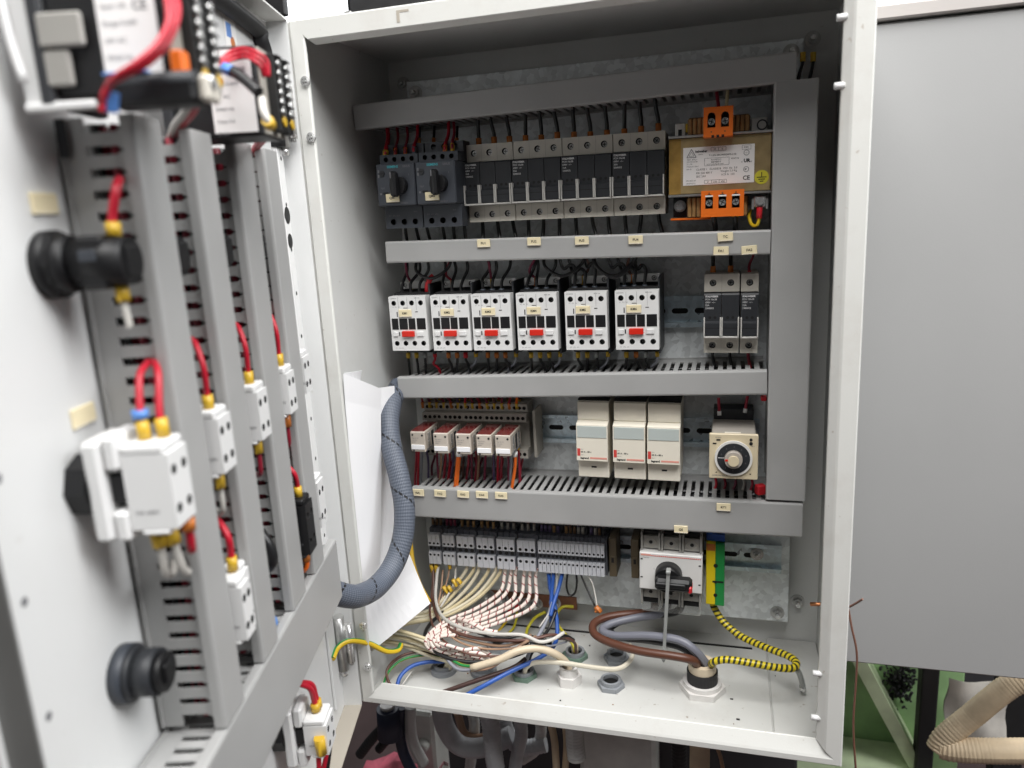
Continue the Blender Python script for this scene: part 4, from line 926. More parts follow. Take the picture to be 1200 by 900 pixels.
# cable glands on the floor
def gland(x, y, kind, label):
    t = thing('cable_gland', label, 'cable gland', (x, y, 4.6), 0, 0, 'cable glands in the cabinet floor')
    if kind == 'white':
        part('hex_nut', MB().ring(0, 0, 0, 14.5, 8.5, 11, 'gland_white', 'z', 24, True), t); part('collar', MB().ring(0, 0, 11, 10.5, 7.4, 9, 'gland_white', 'z', 24), t); part('opening', MB().cyl(0, 0, 0.1, 8, 12, 'gland_grey', 'z', 20, cm='hole_dark'), t)
    elif kind == 'main':
        part('hex_nut', MB().ring(0, 0, 0, 25, 15, 7, 'gland_white', 'z', 36, True), t); part('collar', MB().ring(0, 0, 7, 20.5, 14, 5, 'gland_white', 'z', 36), t); part('tape', MB().ring(0, 0, 12, 16.6, 11, 13, 'rubber', 'z', 28), t); part('opening', MB().ring(0, 0, 25, 15, 9, 9, 'wire_beige', 'z', 28), t)
    else:
        nm = 'gland_green' if kind == 'green' else 'gland_grey'
        part('lock_nut', MB().ring(0, 0, 0, 15.5, 9, 5, nm, 'z', 36, kind != 'flat'), t); part('collar', MB().ring(0, 0, 5, 11.5, 8.6, 4.5, 'gland_grey' if kind != 'flat' else nm, 'z', 24), t); part('opening', MB().cyl(0, 0, .1, 9, 4, 'hole_dark', 'z', 20), t)
G = {}
for nm, u, v, k, lab in (('a', 674, 768, 'green', 'greenish nut cable gland holding a short cable with a yellow and green core'), ('b', 722.5, 771, 'grey', 'empty grey cable gland behind the white loop of cable'), ('c', 716, 802, 'grey', 'empty grey cable gland nearest the front rim'),
                    ('d', 614, 790, 'green', 'greenish nut cable gland with dark and white cables rising from it'), ('e', 667, 797, 'white', 'white hexagonal cable gland with a cream cable'), ('f', 520, 784, 'flat', 'low grey cable gland at the left under the cream cables'), ('g', 566.7, 786, 'flat', 'low grey cable gland where the red banded wires go down'),
                    ('main', 823, 806, 'main', 'large white cable gland with black tape for the thick supply cables'), ('h', 584, 757, 'grey', 'grey cable gland hidden behind the banded wires')):
    q = PZ(u, v, 7); G[nm] = q; gland(q.x, q.y, k, lab)

# ================================================================== wires
def wire(label, pts, r, colour, group=None, ends=(), seg=8, name='wire', cat='wire', sub=6):
    """pts in world mm; ends = (which end 0/-1, ferrule material, length, radius factor)"""
    if label.split()[-1] in ('three', 'six', 'twelve', 'fourteen', 'twenty-three', 'five') and 'door' not in label and 'meter' not in label and len(label.split()) <= 13: label += ' from the left'
    pts = [Vector(p) for p in pts]; o0 = pts[0]
    mb = MB(); mb.tube([p - o0 for p in pts], r, 'wire_' + colour if 'wire_' + colour in MATS else colour, seg, sub)
    o = solo(name, mb, label, cat, group, o0)
    for e, m_, L, k in ends:
        a, b = (pts[0], pts[1]) if e == 0 else (pts[-1], pts[-2])
        d = (b - a).normalized(); f = MB(); f.tube([a - o0 - d * .6, a - o0 + d * L], r * k, m_, 10, 1, True, None, False)
        part('ferrule', f, o)
    return o
V = Vector
# -- top row: into the motor switches
for k, (u, v0, v1, c, fm, r) in enumerate(((452, 150, 186, 'red', 'ferrule_yellow', 2.4), (463.5, 150, 184, 'dark_red', 'ferrule_orange', 1.5), (475, 149, 183, 'dark_red', 'ferrule_orange', 1.5), (485, 148, 182, 'red', 'ferrule_grey', 1.8), (521.5, 145, 180, 'red', 'ferrule_orange', 1.8), (530, 144, 178, 'dark_red', 'ferrule_yellow', 1.6))):
    a, b = P(u + (4 if k in (3, 4) else 1), v0 - 6, 150), P(u, v1, 122)
    wire('%s ferruled wire above the motor switches, %s of six' % ('bright red' if c == 'red' else 'dark red', ORD[k]), [b, b + V((0, 2, 9)), (a * .5 + b * .5) + V((0, 6, 3)), a], r, c, 'wires above the motor switches', [(0, fm, 9, 1.35)])
for k, u in enumerate((491, 508, 535)):
    b = P(u, 170, 150); a = P(u + 1, 148, 160); wire('dark wire with orange ferrule behind the motor switches, %s of three' % ORD[k], [b, (a + b) / 2, a], 1.5, 'black', 'wires above the motor switches', [(0, 'ferrule_orange', 8, 1.4)])
for k in range(6):
    x = (37.5, 50.5, 63.5, 82.8, 95.8, 108.8)[k] + 1; j = random.uniform(-3, 4)
    wire('black wire leaving the underside of the motor switches, %s of six' % ORD[k], [V((x, 140, 520)), V((x + j * .4, 142, 512)), V((x + j, 146, 498)), V((x + j, 148, 488))], 1.9, 'black', 'wires below the motor switches')
# -- fuse holders
for k in range(12):
    x = 117.5 + 53.4 * (k // 3) + 17.6 * (k % 3 + .5); j = random.uniform(-4, 4); zt = 562.3 - .4 * (k // 3) + 41
    x += (zt - 562) * .009
    wire('black wire with orange ferrule above the four triple fuse holders, %s of twelve' % ORD[k], [V((x, 158, zt - 1)), V((x + .4, 158, zt + 11)), V((x + j * .5, 156, zt + 24)), V((x + j, 152, zt + 40))], 2.1, 'black', 'black wires above the fuse holders', [(0, 'ferrule_orange', 7 + random.uniform(0, 3), 1.5)])
    j = random.uniform(-3.5, 4.5)
    wire('black wire dropping from the four triple fuse holders, %s of twelve' % ORD[k], [V((x - .7, 156, zt - 80)), V((x - .7 + j * .3, 156, zt - 90)), V((x + j, 152, zt - 103)), V((x + j, 150, zt - 114))], 2.1, 'black', 'black wires below the fuse holders')
for k, x in enumerate((377.5, 395.2, 414)):
    c = 'black' if k < 2 else 'dark_red'
    wire('%s wire into the small fuse holders at the right, %s of three' % ('black' if k < 2 else 'dark red', ORD[k]), [V((x, 158, 455)), V((x, 158, 463)), V((x + (0, 0, 4)[k], 154, 474)), V((x + (0, 1, 6)[k], 152, 485))], 2 if k < 2 else 1.4, c, 'wires above the small fuse holders', [(0, 'ferrule_orange' if k < 2 else 'ferrule_red', 8 if k < 2 else 2, 1.45)])
    wire('dark wire leaving the small fuse holders downwards, %s of three' % ORD[k], [V((x, 158, 375)), V((x, 156, 366)), V((x + 2, 150, 356)), V((x + 2, 150, 345))], 1.7, 'black' if k < 2 else 'dark_red', 'wires below the small fuse holders')
# -- transformer
p = P(850, 134, 128); wire('white wire into the orange terminal on top of the transformer', [p, p + V((1, 2, 8)), p + V((2, 10, 24))], 1.6, 'cream')
p = P(843, 134, 128); wire('dark red wire into the orange terminal on top of the transformer', [p, p + V((-1, 2, 8)), p + V((-3, 14, 24))], 1.7, 'dark_red')
for k, u in enumerate((837, 862)):
    p = P(u, 252, 116); wire('black wire with yellow ring under the orange transformer terminal, %s one' % ('left', 'right')[k], [p + V((0, 2, 3)), p + V((0, 2, -6)), p + V((1 - k, 8, -13)), p + V((1 - 2 * k, 26, -26))], 2.6, 'black', 'wires below the transformer', [(0, 'ferrule_yellow', 5, 1.1)])
p = [P(890, 244, 120), P(889.5, 256, 118), P(887, 264, 118), P(881, 263, 124), P(878, 254, 130), P(880, 246, 140)]
wire('short looped yellow and green wire with red sleeve at the transformer clamp', p, 1.7, 'earth', None, [(0, 'ferrule_red', 10, 1.7)])
# -- contactors: upper wires
for i, x in enumerate(CX):
    for k in range(3):
        px = x - 15.6 + 10.9 * k; top = V((px + random.uniform(-3, 9), 152, 486)); b = V((px, 137, 441))
        if i >= 4:
            h = random.uniform(20, 28); sh = -14 if k < 2 else -9
            pts = [b, b + V((0, 0, 10)), b + V((1, 1, h)), b + V((sh * .35, 4, h + 5)), b + V((sh, 8, h + 1)), b + V((sh * 1.5, 16, h + 20))]
        else: pts = [b, b + V((0, 0, 9)), b + V((random.uniform(-1, 2), 3, 17)), (b * .35 + top * .65) + V((random.uniform(0, 4), 3, 0)), top]
        wire('black wire over the %s contactor from the left, %s of its three' % (ORD[i], ORD[k]), pts, 1.8, 'black', 'black wires above the contactors', [(0, 'ferrule_grey' if i > 1 else 'rubber', 7, 1.55)])
    p = V((x - 9, 149, 449)); c = ('maroon', 'dark_red', 'maroon', 'maroon', 'brown', 'brown')[i]
    wire('%s coil wire with orange ferrule behind the %s contactor' % ('dark red' if i < 4 else 'brown', ORD[i]), [p, p + V((0, 0, 8)), p + V((random.uniform(-6, 8), -3, 17)), p + V((random.uniform(-6, 8), 2, 36))], 1.5, c, 'coil wires above the contactors', [(0, 'ferrule_orange' if i % 2 else 'ferrule_yellow', 9, 1.5)])
# sagging jumpers between contactor tops
for k, (a, b) in enumerate(((0, 1), (3, 4), (4, 5), (4, 5))):
    p, q = V((CX[a] + 6 + k, 134, 470)), V((CX[b] - 8 + k, 136, 472)); m_ = (p + q) / 2 + V((0, -3, -9 - 2 * k))
    wire('black jumper sagging between the %s and %s contactor, %s strand' % (ORD[a], ORD[b], 'lower' if k == 3 else 'single' if k < 2 else 'upper'), [p + V((-4, 14, 16)), p, m_, q, q + V((3, 14, 16))], 1.8, 'black', 'black jumpers above the contactors')
wire('thick red sleeve over a wire end at the top right of the first contactor', [P(501, 343, 138), P(501, 335, 136), P(504, 327, 136), P(508, 323, 138)], 3.1, 'ferrule_red', None, [], 10, 'wire_sleeve', 'sleeve')
# -- contactors: lower wires
FER = [('ferrule_yellow', 'ferrule_yellow', 'tape_grey'), ('ferrule_orange', 'ferrule_orange', 'ferrule_red'), ('ferrule_orange', 'ferrule_orange', 'ferrule_orange'), ('ferrule_yellow', 'ferrule_yellow', 'ferrule_yellow'), ('ferrule_yellow', 'ferrule_yellow', 'tape_grey'), ('ferrule_yellow', 'ferrule_orange', 'tape_grey')]
for i, x in enumerate(CX):
    for k in range(3):
        px = x - 15 + 10.5 * k; b = V((px, 138, 374.5)); j = random.uniform(-5, 8)
        wire('black wire with ferrule under the %s contactor, %s of three' % (ORD[i], ORD[k]), [b, b + V((0, 0, -8)), b + V((j * .4, 3, -15)), b + V((j, 6, -32))], 1.6, 'black', 'black wires below the contactors', [(0, FER[i][k], 5.5, 1.6)])
    b = V((x + 18, 140, 374.5)); c = 'red' if i == 0 else 'grey'
    pts = [b, b + V((0, 0, -7)), b + V((-3, 1, -13)), b + V((-10 if i else 2, 3, -19)), b + V((-26 if i > 3 else -12 if i else 4, 5, -30))]
    wire('%s wire under the right corner of the %s contactor' % (c, ORD[i]), pts, 1.5, c, 'wires below the contactors', [(0, 'ferrule_yellow' if i else 'ferrule_red', 5, 1.5)])
# -- relays
cols = ['dark_red', 'maroon', 'brown', 'maroon', 'dark_red', 'purple', 'red', 'maroon']
for k in range(14):
    x = 34 + k * 9.2; c = cols[k % 8] if k < 13 else 'orange'
    b = V((x, 160, 303)); wire('dark wire with yellow ferrule above the relay sockets, %s of fourteen' % ORD[k] if k < 13 else 'orange wire with yellow ferrule above the last relay socket', [b, b + V((0, -1, 8)), b + V((random.uniform(-3, 3), -6, 17)), b + V((random.uniform(-4, 4), -8, 34))], 1.5, c, 'wires above the relay sockets', [(0, 'ferrule_yellow' if k % 4 else 'ferrule_orange', 7, 1.5)])
low = [(488, 'dark_red'), (491, 'red'), (495, 'grey'), (499, 'purple'), (512, 'maroon'), (516, 'tan'), (522, 'dark_red'), (526, 'red'), (531, 'purple'), (537, 'orange'), (539.5, 'orange'), (549, 'dark_red'), (553, 'maroon'), (557, 'dark_red'), (561, 'tan'), (570, 'maroon'), (577, 'purple'), (585, 'red'), (588, 'dark_red'), (596, 'maroon'), (599, 'grey'), (604, 'orange'), (607, 'dark_red')]
for k, (u, c) in enumerate(low):
    orange = c == 'orange'
    a = P(u, 524 if not orange else 530, 150 if not orange else 128); b = P(u + random.uniform(-3, 3) if not orange else u - 4, 566 if not orange else 573, 150 if not orange else 128)
    cn = c.replace('_', ' ').replace('purple', 'dark violet')
    wire('%s wire under the relays, %s of twenty-three' % (cn, ORD[k]), [a, a * .6 + b * .4 + V((random.uniform(-1, 2), 0, 0)), b, b + V((-1, 2, -12))], 1.5 if not orange else 1.9, c, 'wires between relays and lower duct', [(0, 'white_plastic' if orange else 'ferrule_yellow', 5 if orange else 3, 1.35)])
for k in range(10):
    x = 40 + k * 12.6; c = ('maroon', 'dark_red', 'red', 'brown', 'dark_red')[k % 5]; b = V((x, 170, 306)); s_ = random.uniform(-6, 6)
    wire('deep red wire in the rear row above the relay sockets, %s of ten' % ORD[k], [b, b + V((0, 0, 7)), b + V((s_, -3, 14)), b + V((s_ * 1.3, -6, 32))], 1.5, c, 'rear wires above the relay sockets', [(0, 'ferrule_yellow', 6, 1.6)])
    b = V((x + 3, 164, 246)); s_ = random.uniform(-5, 7)
    wire('deep red wire in the rear row under the relay sockets, %s of ten' % ORD[k], [b, b + V((s_ * .3, 0, -9)), b + V((s_, -4, -20)), b + V((s_, -6, -36))], 1.5, c, 'rear wires under the relay sockets')
# -- timer
for k, (u, v, u2, v2, c) in enumerate(((843, 486, 842, 466, 'dark_red'), (873, 483, 876, 464, 'dark_red'))):
    a, b = P(u, v, 150), P(u2, v2, 152); wire('dark red wire with white ferrule above the dial timer, %s one' % ('left', 'right')[k], [a, (a + b) / 2, b], 1.6, c, 'wires above the timer', [(0, 'white_plastic', 4, 1.4)])
for k, (u, c) in enumerate(((838, 'red'), (848, 'dark_red'), (862, 'maroon'), (870, 'white'), (880, 'dark_red'))):
    a, b = P(u, 558, 152), P(u + random.uniform(-4, 3), 576, 150); wire('%s wire under the dial timer, %s of five' % (c.replace('_', ' '), ORD[k]), [a, (a + b) / 2 + V((2, 0, 0)), b, b + V((0, 0, -10))], 1.4, c, 'wires below the timer')
p = P(891, 574, 128); mb = MB(); mb.box(-5, 5, -4, 4, -5, 6, 'ferrule_red', 1.2); solo('wire_connector', mb, 'small red connector in the corner by the vertical duct', 'connector', None, p, .5)
p = P(895, 467, 128); mb = MB(); mb.box(-3, 3, -4, 4, -2, 3, 'ferrule_red', 1); solo('wire_connector', mb, 'small red connector tucked under the contactor row duct', 'connector', None, p)
# -- upper side of the terminals: a short wire into each
fc = ['ferrule_orange', 'ferrule_orange', 'ferrule_yellow', 'ferrule_grey', 'ferrule_orange', 'ferrule_red']
for k, x in enumerate(TX):
    b = V((x, 158, TZ + 26)); c = random.choice(('black', 'dark_brown', 'black', 'brown', 'black', 'purple', 'black'))
    g_ = k // 3 if k < 18 else 6
    f = {0: 'coil_dark', 1: 'wire_maroon', 2: 'coil_tape', 3: 'coil_tape', 4: 'socket_grey', 5: 'socket_grey'}.get(g_, random.choice(('coil_dark', 'coil_tape', 'wire_purple', 'rubber', 'socket_grey')))  # ferrules darkened: the shade above the terminals is put into their colour
    wire('short dark wire above the %s' % (('%s terminal of the %s group of three' % (('left', 'middle', 'right')[k % 3], gname[k // 3])) if k < 18 else '%s terminal in the run of sixteen' % ORD[k - 18]), [b, b + V((0, 0, 8)), b + V((random.uniform(-1.5, 1.5), -3, 20)), b + V((random.uniform(-3, 3), -4, 40))], 1.45, c, 'wires above the terminal blocks', [(0, f, 8, 1.25)])
# -- cream cables from the wide terminals, round under the paper to the left gland
TS = [P(x_, y_, 148) for x_, y_ in ((547, 661), (555, 662), (561, 663), (572, 664), (580, 665), (586, 665), (593, 666), (600, 667), (605.5, 667), (615.5, 668), (622.5, 669), (629.5, 669))]
for k in range(6):
    a = TS[k]; d = k * 1.0
    pts = [a + V((0, 0, 4)), a + V((-1, -2, -8)), P(530 + 6.5 * k, 690 + 2.2 * k, 134 - d), P(508 + 3 * k, 713 + 2 * k, 112 - d), P(478, 722 + 1.6 * k, 90 - d), P(450 - k, 734 + 1.5 * k, 70 - d), P(432 - k, 745 - 1.5 * k, 56), P(448, 753 - 3.2 * k, 54 - k), P(474, 757 - 3.6 * k + (k % 2) * 2, 56 - k), P(505, 768 - 3.6 * k, 57 - k), P(526, 776 - 3 * k, 60 - k), V((G['f'].x + 8 - 3 * (k % 3), G['f'].y - 3 + 3 * (k % 2), 8))]
    pts = pts[:2] + [p + V((random.uniform(-1.5, 1.5), random.uniform(-2, 2), random.uniform(-1.5, 1.5))) for p in pts[2:-1]] + pts[-1:]
    wire('cream cable curving from the wide terminals to the left floor gland, %s of six' % ORD[k], pts, 2.2, 'cream' if k % 2 else 'pale_cream', 'cream cables on the cabinet floor')
for k in range(6):
    a = TS[6 + k]; q = k % 3
    pts = [a + V((0, 0, 4)), a + V((-2, -2, -9)), P(585 + 8 * k, 694 + 3 * k, 132 - k), P(556 + 6 * k, 714 + 3.2 * k, 108 - 2 * k), P(522 + 4 * k, 729 + 2.4 * k, 80 - 2 * k), P(504 + 2.6 * k, 741 + 1.2 * k, 60 - 2 * k), P(499 + 3.4 * k, 752 + .4 * k, 50 - 1.5 * k), P(509 + 3.4 * k, 764 - 1.4 * k, 44 - k), P(532 + 2.4 * k, 772 - 2.2 * k, 45), P(555 + 2 * k, 772 - 2.0 * k, 52), P(566 + 2.6 * k, 777 - k, 60), V((G['g'].x - 4 + 4 * q, G['g'].y - 2 + 4 * (k % 2), 6))]
    pts = pts[:2] + [p + V((random.uniform(-1.5, 1.5), random.uniform(-2, 2), random.uniform(-1.5, 1.5))) for p in pts[2:-1]] + pts[-1:]
    wire('red banded white cable looping from the wide terminals to the floor, %s of six' % ORD[k], pts, 2.15, 'banded', 'red banded white cables', (), 10)
# a looser banded end that lies over the loop
wire('short white cable with red bands lying across the loop', [P(536, 724, 84), P(552, 730, 72), P(568, 738, 66), P(583, 741, 68)], 2.4, 'banded', 'red banded white cables', (), 10)
# -- brown and grey-white pair from the first narrow terminals
wire('brown wire hanging from the first terminals, sweeping to the right', [P(507, 661, 150), P(508, 680, 138), P(508, 705, 118), P(514, 725, 88), P(530, 739, 66), P(560, 748, 58), P(600, 751, 60), P(628, 748, 70), P(650, 744, 84), P(672, 752, 104), P(675, 764, 118)], 1.9, 'brown')
wire('whitish wire hanging from the first terminals, sweeping to the right', [P(514, 661, 150), P(511.5, 680, 136), P(511, 705, 112), P(520, 724, 84), P(545, 737, 62), P(580, 743, 52), P(612, 744, 52), P(632, 752, 54), P(648, 749, 62), P(661, 741, 74)], 2.0, 'white')
wire('thin brown wire from the second terminals to the yellow ties', [P(527, 662, 150), P(525, 676, 142), P(520, 694, 130), P(514, 716, 112)], 1.1, 'tan')
wire('thin pale wire from the second terminals to the yellow ties', [P(534, 662, 150), P(533, 678, 142), P(528, 692, 128), P(516, 712, 106)], 1.3, 'white')
for k, (u, v, a_, L) in enumerate(((506, 666, 5, 5), (511, 666, -10, 5), (527, 663, 0, 4), (533, 683, 30, 5), (538, 681, 40, 4), (522, 691, 35, 5), (527, 690, 30, 4), (514, 710, 60, 4))):
    p = P(u, v, 126 if v > 670 else 146); q = V((math.sin(R(a_)), 0, -math.cos(R(a_)))) * L
    f = MB(); f.tube([-q, q], 2.6, 'ferrule_yellow', 8, 1, True, None, False); solo('wire_marker', f, 'yellow wire marker below the narrow terminals, %s of eight from the top' % ORD[k], 'wire marker', 'yellow wire markers', p)
wire('black cable round the outside of the banded loop', [P(520, 717, 112), P(505, 730, 92), P(498, 744, 66), P(504, 758, 48), P(522, 770, 40), P(550, 776, 40), P(582, 774, 46), P(612, 765, 58), P(640, 752, 76), P(660, 745, 92), P(672, 750, 112)], 2.3, 'black')
wire('black wire crossing the wire bundle near the floor', [P(560, 748, 70), P(590, 748, 66), P(612, 745, 70), P(622, 752, 66), P(640, 754, 74)], 1.8, 'black')
wire('brown wire lying just inside the black cable', [P(516, 728, 90), P(526, 742, 70), P(548, 750, 60), P(585, 757, 58), P(610, 752, 66), P(622, 744, 84)], 1.7, 'tan')
wire('pinkish tan wire rising across the floor to the bundle', [P(551, 786, 30), P(575, 782, 34), P(596, 768, 46), P(612, 755, 58), P(628, 746, 76)], 1.9, 'tan')
for k, (c, r_, pl) in enumerate((('tan', 1.2, [(519, 668, 148), (517, 690, 130), (513, 714, 104), (520, 736, 70), (538, 752, 54), (566, 760, 52), (598, 760, 58), (620, 756, 70)]), ('brown', 1.3, [(509, 667, 148), (506, 694, 128), (504, 720, 96), (512, 742, 62), (530, 758, 46), (556, 768, 42), (590, 768, 48), (616, 758, 66)]),
                                 ('black', 1.3, [(560, 742, 76), (585, 750, 64), (606, 750, 66), (618, 757, 68), (634, 762, 78), (650, 757, 92)]), ('grey', 1.2, [(600, 742, 72), (616, 746, 70), (630, 753, 70), (644, 757, 78), (664, 752, 100)]))):
    wire(('thin tan', 'thin brown', 'thin black', 'thin grey')[k] + ' wire threading through the tangle above the floor', [P(*q) for q in pl], r_, c)
# thick ivory cable from the white gland, its cores spreading to the left
e = G['e']
wire('thick ivory cable arching from the white gland to the left', [V((e.x, e.y, 12)), V((e.x - 2, e.y + 1, 27)), P(650, 766, 62), P(630, 760, 54), P(607, 763, 46), P(585, 773, 38), P(552, 783, 30)], 4.3, 'beige')
wire('yellow and green core leaving the stripped ivory cable', [P(553, 781, 31), P(540, 779, 34), P(526, 771, 42), P(512, 764, 50)], 1.8, 'earth')
wire('grey-brown core curving up from the stripped ivory cable', [P(552, 785, 29), P(536, 784, 31), P(522, 770, 42), P(513, 752, 58), P(510, 735, 78)], 1.8, 'grey')
# left end: wires that curl to the front rim
wire('blue wire curling from the left gland to the front rim', [P(522, 775, 62), P(500, 776, 52), P(482, 781, 42), P(469, 793, 28), P(465, 808, 18), P(466, 815, 17)], 2.3, 'blue')
wire('dark brown wire curling to the front rim at the left', [P(520, 768, 64), P(490, 764, 58), P(468, 770, 46), P(454, 784, 32), P(455, 798, 22), P(463, 808, 17)], 1.6, 'brown')
wire('yellow and green wire curling to the left front corner', [P(522, 769, 66), P(495, 768, 58), P(472, 773, 46), P(457, 785, 32), P(450, 800, 22), P(449, 808, 17)], 1.6, 'earth')
wire('thin white wire lying on the left of the floor', [P(490, 776, 60), P(480, 790, 40), P(471, 803, 26)], .8, 'white')
wire('dark brown wire lying straight across the floor to the front rim', [P(616, 772, 66), P(600, 783, 52), P(560, 797, 33), P(517, 812, 20), P(505, 816, 17)], 2.6, 'dark_brown')
wire('bright blue wire across the floor to the front rim', [P(643, 672, 148), P(645, 690, 142), P(651, 715, 128), P(653, 742, 112), P(648, 758, 92), P(630, 772, 70), P(600, 786, 48), P(572, 801, 31), P(546, 815, 20), P(538, 820, 17)], 2.6, 'blue')
wire('blue wire dropping from the narrow terminals to the bundle', [P(649, 671, 148), P(647, 690, 140), P(646, 708, 130), P(646, 730, 118)], 2.4, 'blue')
wire('blue wire slanting left under the narrow terminals', [P(659, 672, 148), P(655, 688, 140), P(648, 710, 124), P(645, 722, 116)], 2.4, 'blue')
wire('pale thin wire among the blue wires', [P(653, 671, 147), P(651, 695, 138), P(645, 715, 122), P(632, 735, 100)], 1.0, 'white')
d_ = G['d']
wire('slate wire running down into the greenish gland near the front', [P(648, 706, 128), P(640, 728, 112), P(631, 745, 92), P(620, 765, 74), V((d_.x - 1, d_.y, 7))], 2.3, 'grey')
wire('dark wire running down into the greenish gland near the front', [P(652, 715, 126), P(644, 735, 110), P(634, 750, 92), P(622, 768, 76), V((d_.x + 3, d_.y, 7))], 1.9, 'black')
wire('white cable looping over the floor from the greenish gland', [V((d_.x + 2, d_.y - 3, 8)), P(617, 782, 64), P(630, 776, 62), P(660, 777, 62), P(695, 782, 66), P(722, 784, 70), P(737, 776, 84), P(742, 764, 104), P(738, 756, 122)], 2.7, 'ivory')
wire('small black loop under the narrow terminals', [P(665, 671, 148), P(664, 688, 144), P(668, 698, 142), P(674, 694, 142), P(676, 682, 144), P(675, 671, 148)], 1.3, 'black')
wire('thin dark wire going down to the orange ferrule', [P(680, 672, 148), P(686, 686, 142), P(697, 710, 130)], 1.2, 'black')
wire('thin grey wire going down to the orange ferrule', [P(688, 672, 148), P(695, 686, 142), P(700, 711, 130)], 1.0, 'white')
p = P(701, 714, 129); mb = MB(); mb.tube([V((-3, 0, 3)), V((3, 0, -3))], 3.2, 'ferrule_orange', 8, 1, True, None, False); mb.tube([V((-4, 0, -3)), V((4, 0, -1))], 2.2, 'ferrule_orange', 8, 1, True, None, False); solo('wire_connector', mb, 'orange wire connector hanging below the narrow terminals', 'connector', None, p)
wire('green and yellow wire bending down from the earth bar, left one', [P(597, 709, 182), P(597, 722, 178), P(588, 735, 170), P(579, 745, 160)], 1.6, 'earth', None, [(0, 'ferrule_red', 9, 1.7)])
wire('yellow wire bending down from the earth bar with a red lug', [P(605, 708, 182), P(605.5, 722, 178), P(602, 735, 170), P(594, 744, 160)], 1.6, 'yellow', None, [(0, 'ferrule_red', 9, 1.7)])
wire('short yellow wire rising from the bundle to the earth bar', [P(639, 717, 176), P(627, 724, 172), P(619, 735, 164), P(616, 746, 150)], 2.0, 'yellow')
wire('yellow and green wire hooked over from the plate into the greenish gland', [P(672, 711, 176), P(660, 711, 172), P(653, 719, 166), P(654, 732, 152), P(663, 744, 134), P(671, 755, 122), P(674, 764, 118)], 1.9, 'yellow')
a_ = G['a']; wire('short ivory cable stub standing in the greenish gland at the back', [V((a_.x, a_.y, 5)), V((a_.x, a_.y, 22))], 4.2, 'beige', None, [], 12)
wire('dark cable bent over the greenish gland at the back', [V((a_.x - 1, a_.y, 20)), V((a_.x - 6, a_.y - 2, 28)), P(655, 748, 106), P(640, 752, 96)], 2.0, 'dark_brown')
for k, (u, v) in enumerate(((621, 752), (633, 757), (640, 757))):
    p = P(u, v, 84); mb = MB(); mb.ring(0, -3, 0, 8, 6.4, 6, 'rubber', 'y', 14); 
    solo('cable_tie', mb, 'black tie round the wire bundle above the floor, %s from the left' % ORD[k], 'cable tie', 'black ties on the bundle', p, 1.2)
# -- supply cables of the main switch
m_ = G['main']
wire('thick brown supply cable looping from the main switch to the big gland', [P(768, 706, 152), P(764, 717, 148), P(740, 719, 138), P(712, 723, 126), P(696, 731, 112), P(697, 743, 98), P(715, 753, 86), P(750, 763, 74), P(790, 769, 70), P(812, 774, 74), V((m_.x - 5, m_.y - 3, 33)), V((m_.x - 4, m_.y - 2, 14))], 4.6, 'power_brown', 'supply cables', (), 14, 'supply_cable', 'cable')
wire('thick black supply cable looping from the main switch to the big gland', [P(800, 706, 152), P(792, 717, 150), P(760, 722, 142), P(728, 728, 132), P(715, 737, 122), P(724, 746, 112), P(760, 750, 104), P(795, 757, 98), P(815, 770, 90), V((m_.x + 1, m_.y + 4, 33)), V((m_.x + 1, m_.y + 3, 14))], 4.3, 'black', 'supply cables', (), 14, 'supply_cable', 'cable')
wire('thick grey supply cable looping from the main switch to the big gland', [P(783, 706, 152), P(775, 719, 146), P(745, 724, 134), P(716, 731, 122), P(706, 739, 110), P(722, 745, 100), P(760, 745, 92), P(795, 750, 86), P(814, 762, 82), V((m_.x + 5, m_.y - 2, 35)), V((m_.x + 5, m_.y - 2, 14))], 4.6, 'power_grey', 'supply cables', (), 14, 'supply_cable', 'cable')
wire('earth cable with yellow and black spiral from the earth terminal to the big gland', [P(834, 704, 152), P(838, 714, 148), P(849, 730, 140), P(869, 746, 128), P(898, 759, 112), P(922, 768, 100), P(933, 776, 90), P(929, 783, 80), P(908, 782, 74), P(880, 777, 72), P(852, 773, 72), P(836, 776, 74), V((m_.x + 9, m_.y + 1, 33)), V((m_.x + 6, m_.y + 1, 14))], 3.9, 'spiral', None, (), 14, 'supply_cable', 'cable')
wire('grey sleeved tail of the spiral earth cable with a bare lug', [P(929, 779, 88), P(936, 788, 88), P(940, 800, 94), P(941, 809, 100)], 3.0, 'tape_grey', None, [(-1, 'chrome', 8, 1.15)], 10)
wire('thick yellow wire behind the braided hose', [P(478, 610, 120), P(481, 640, 112), P(484, 662, 104), P(492, 686, 96), P(503, 706, 90)], 3.4, 'ferrule_yellow')
wire('yellow and green earth wire bridging the door and the cabinet at the hinge', [PDW(390, 772, 4), P(396, 759, -26), P(410, 751, -14), P(432, 754, 4), P(452, 763, 20), P(466, 762, 34), P(470, 755, 44)], 3.0, 'earth', None, (), 10)
wire('orange copper wire end poking from the right wall', [P(950, 708, 110), P(962, 708, 106)], 2.2, 'copper')
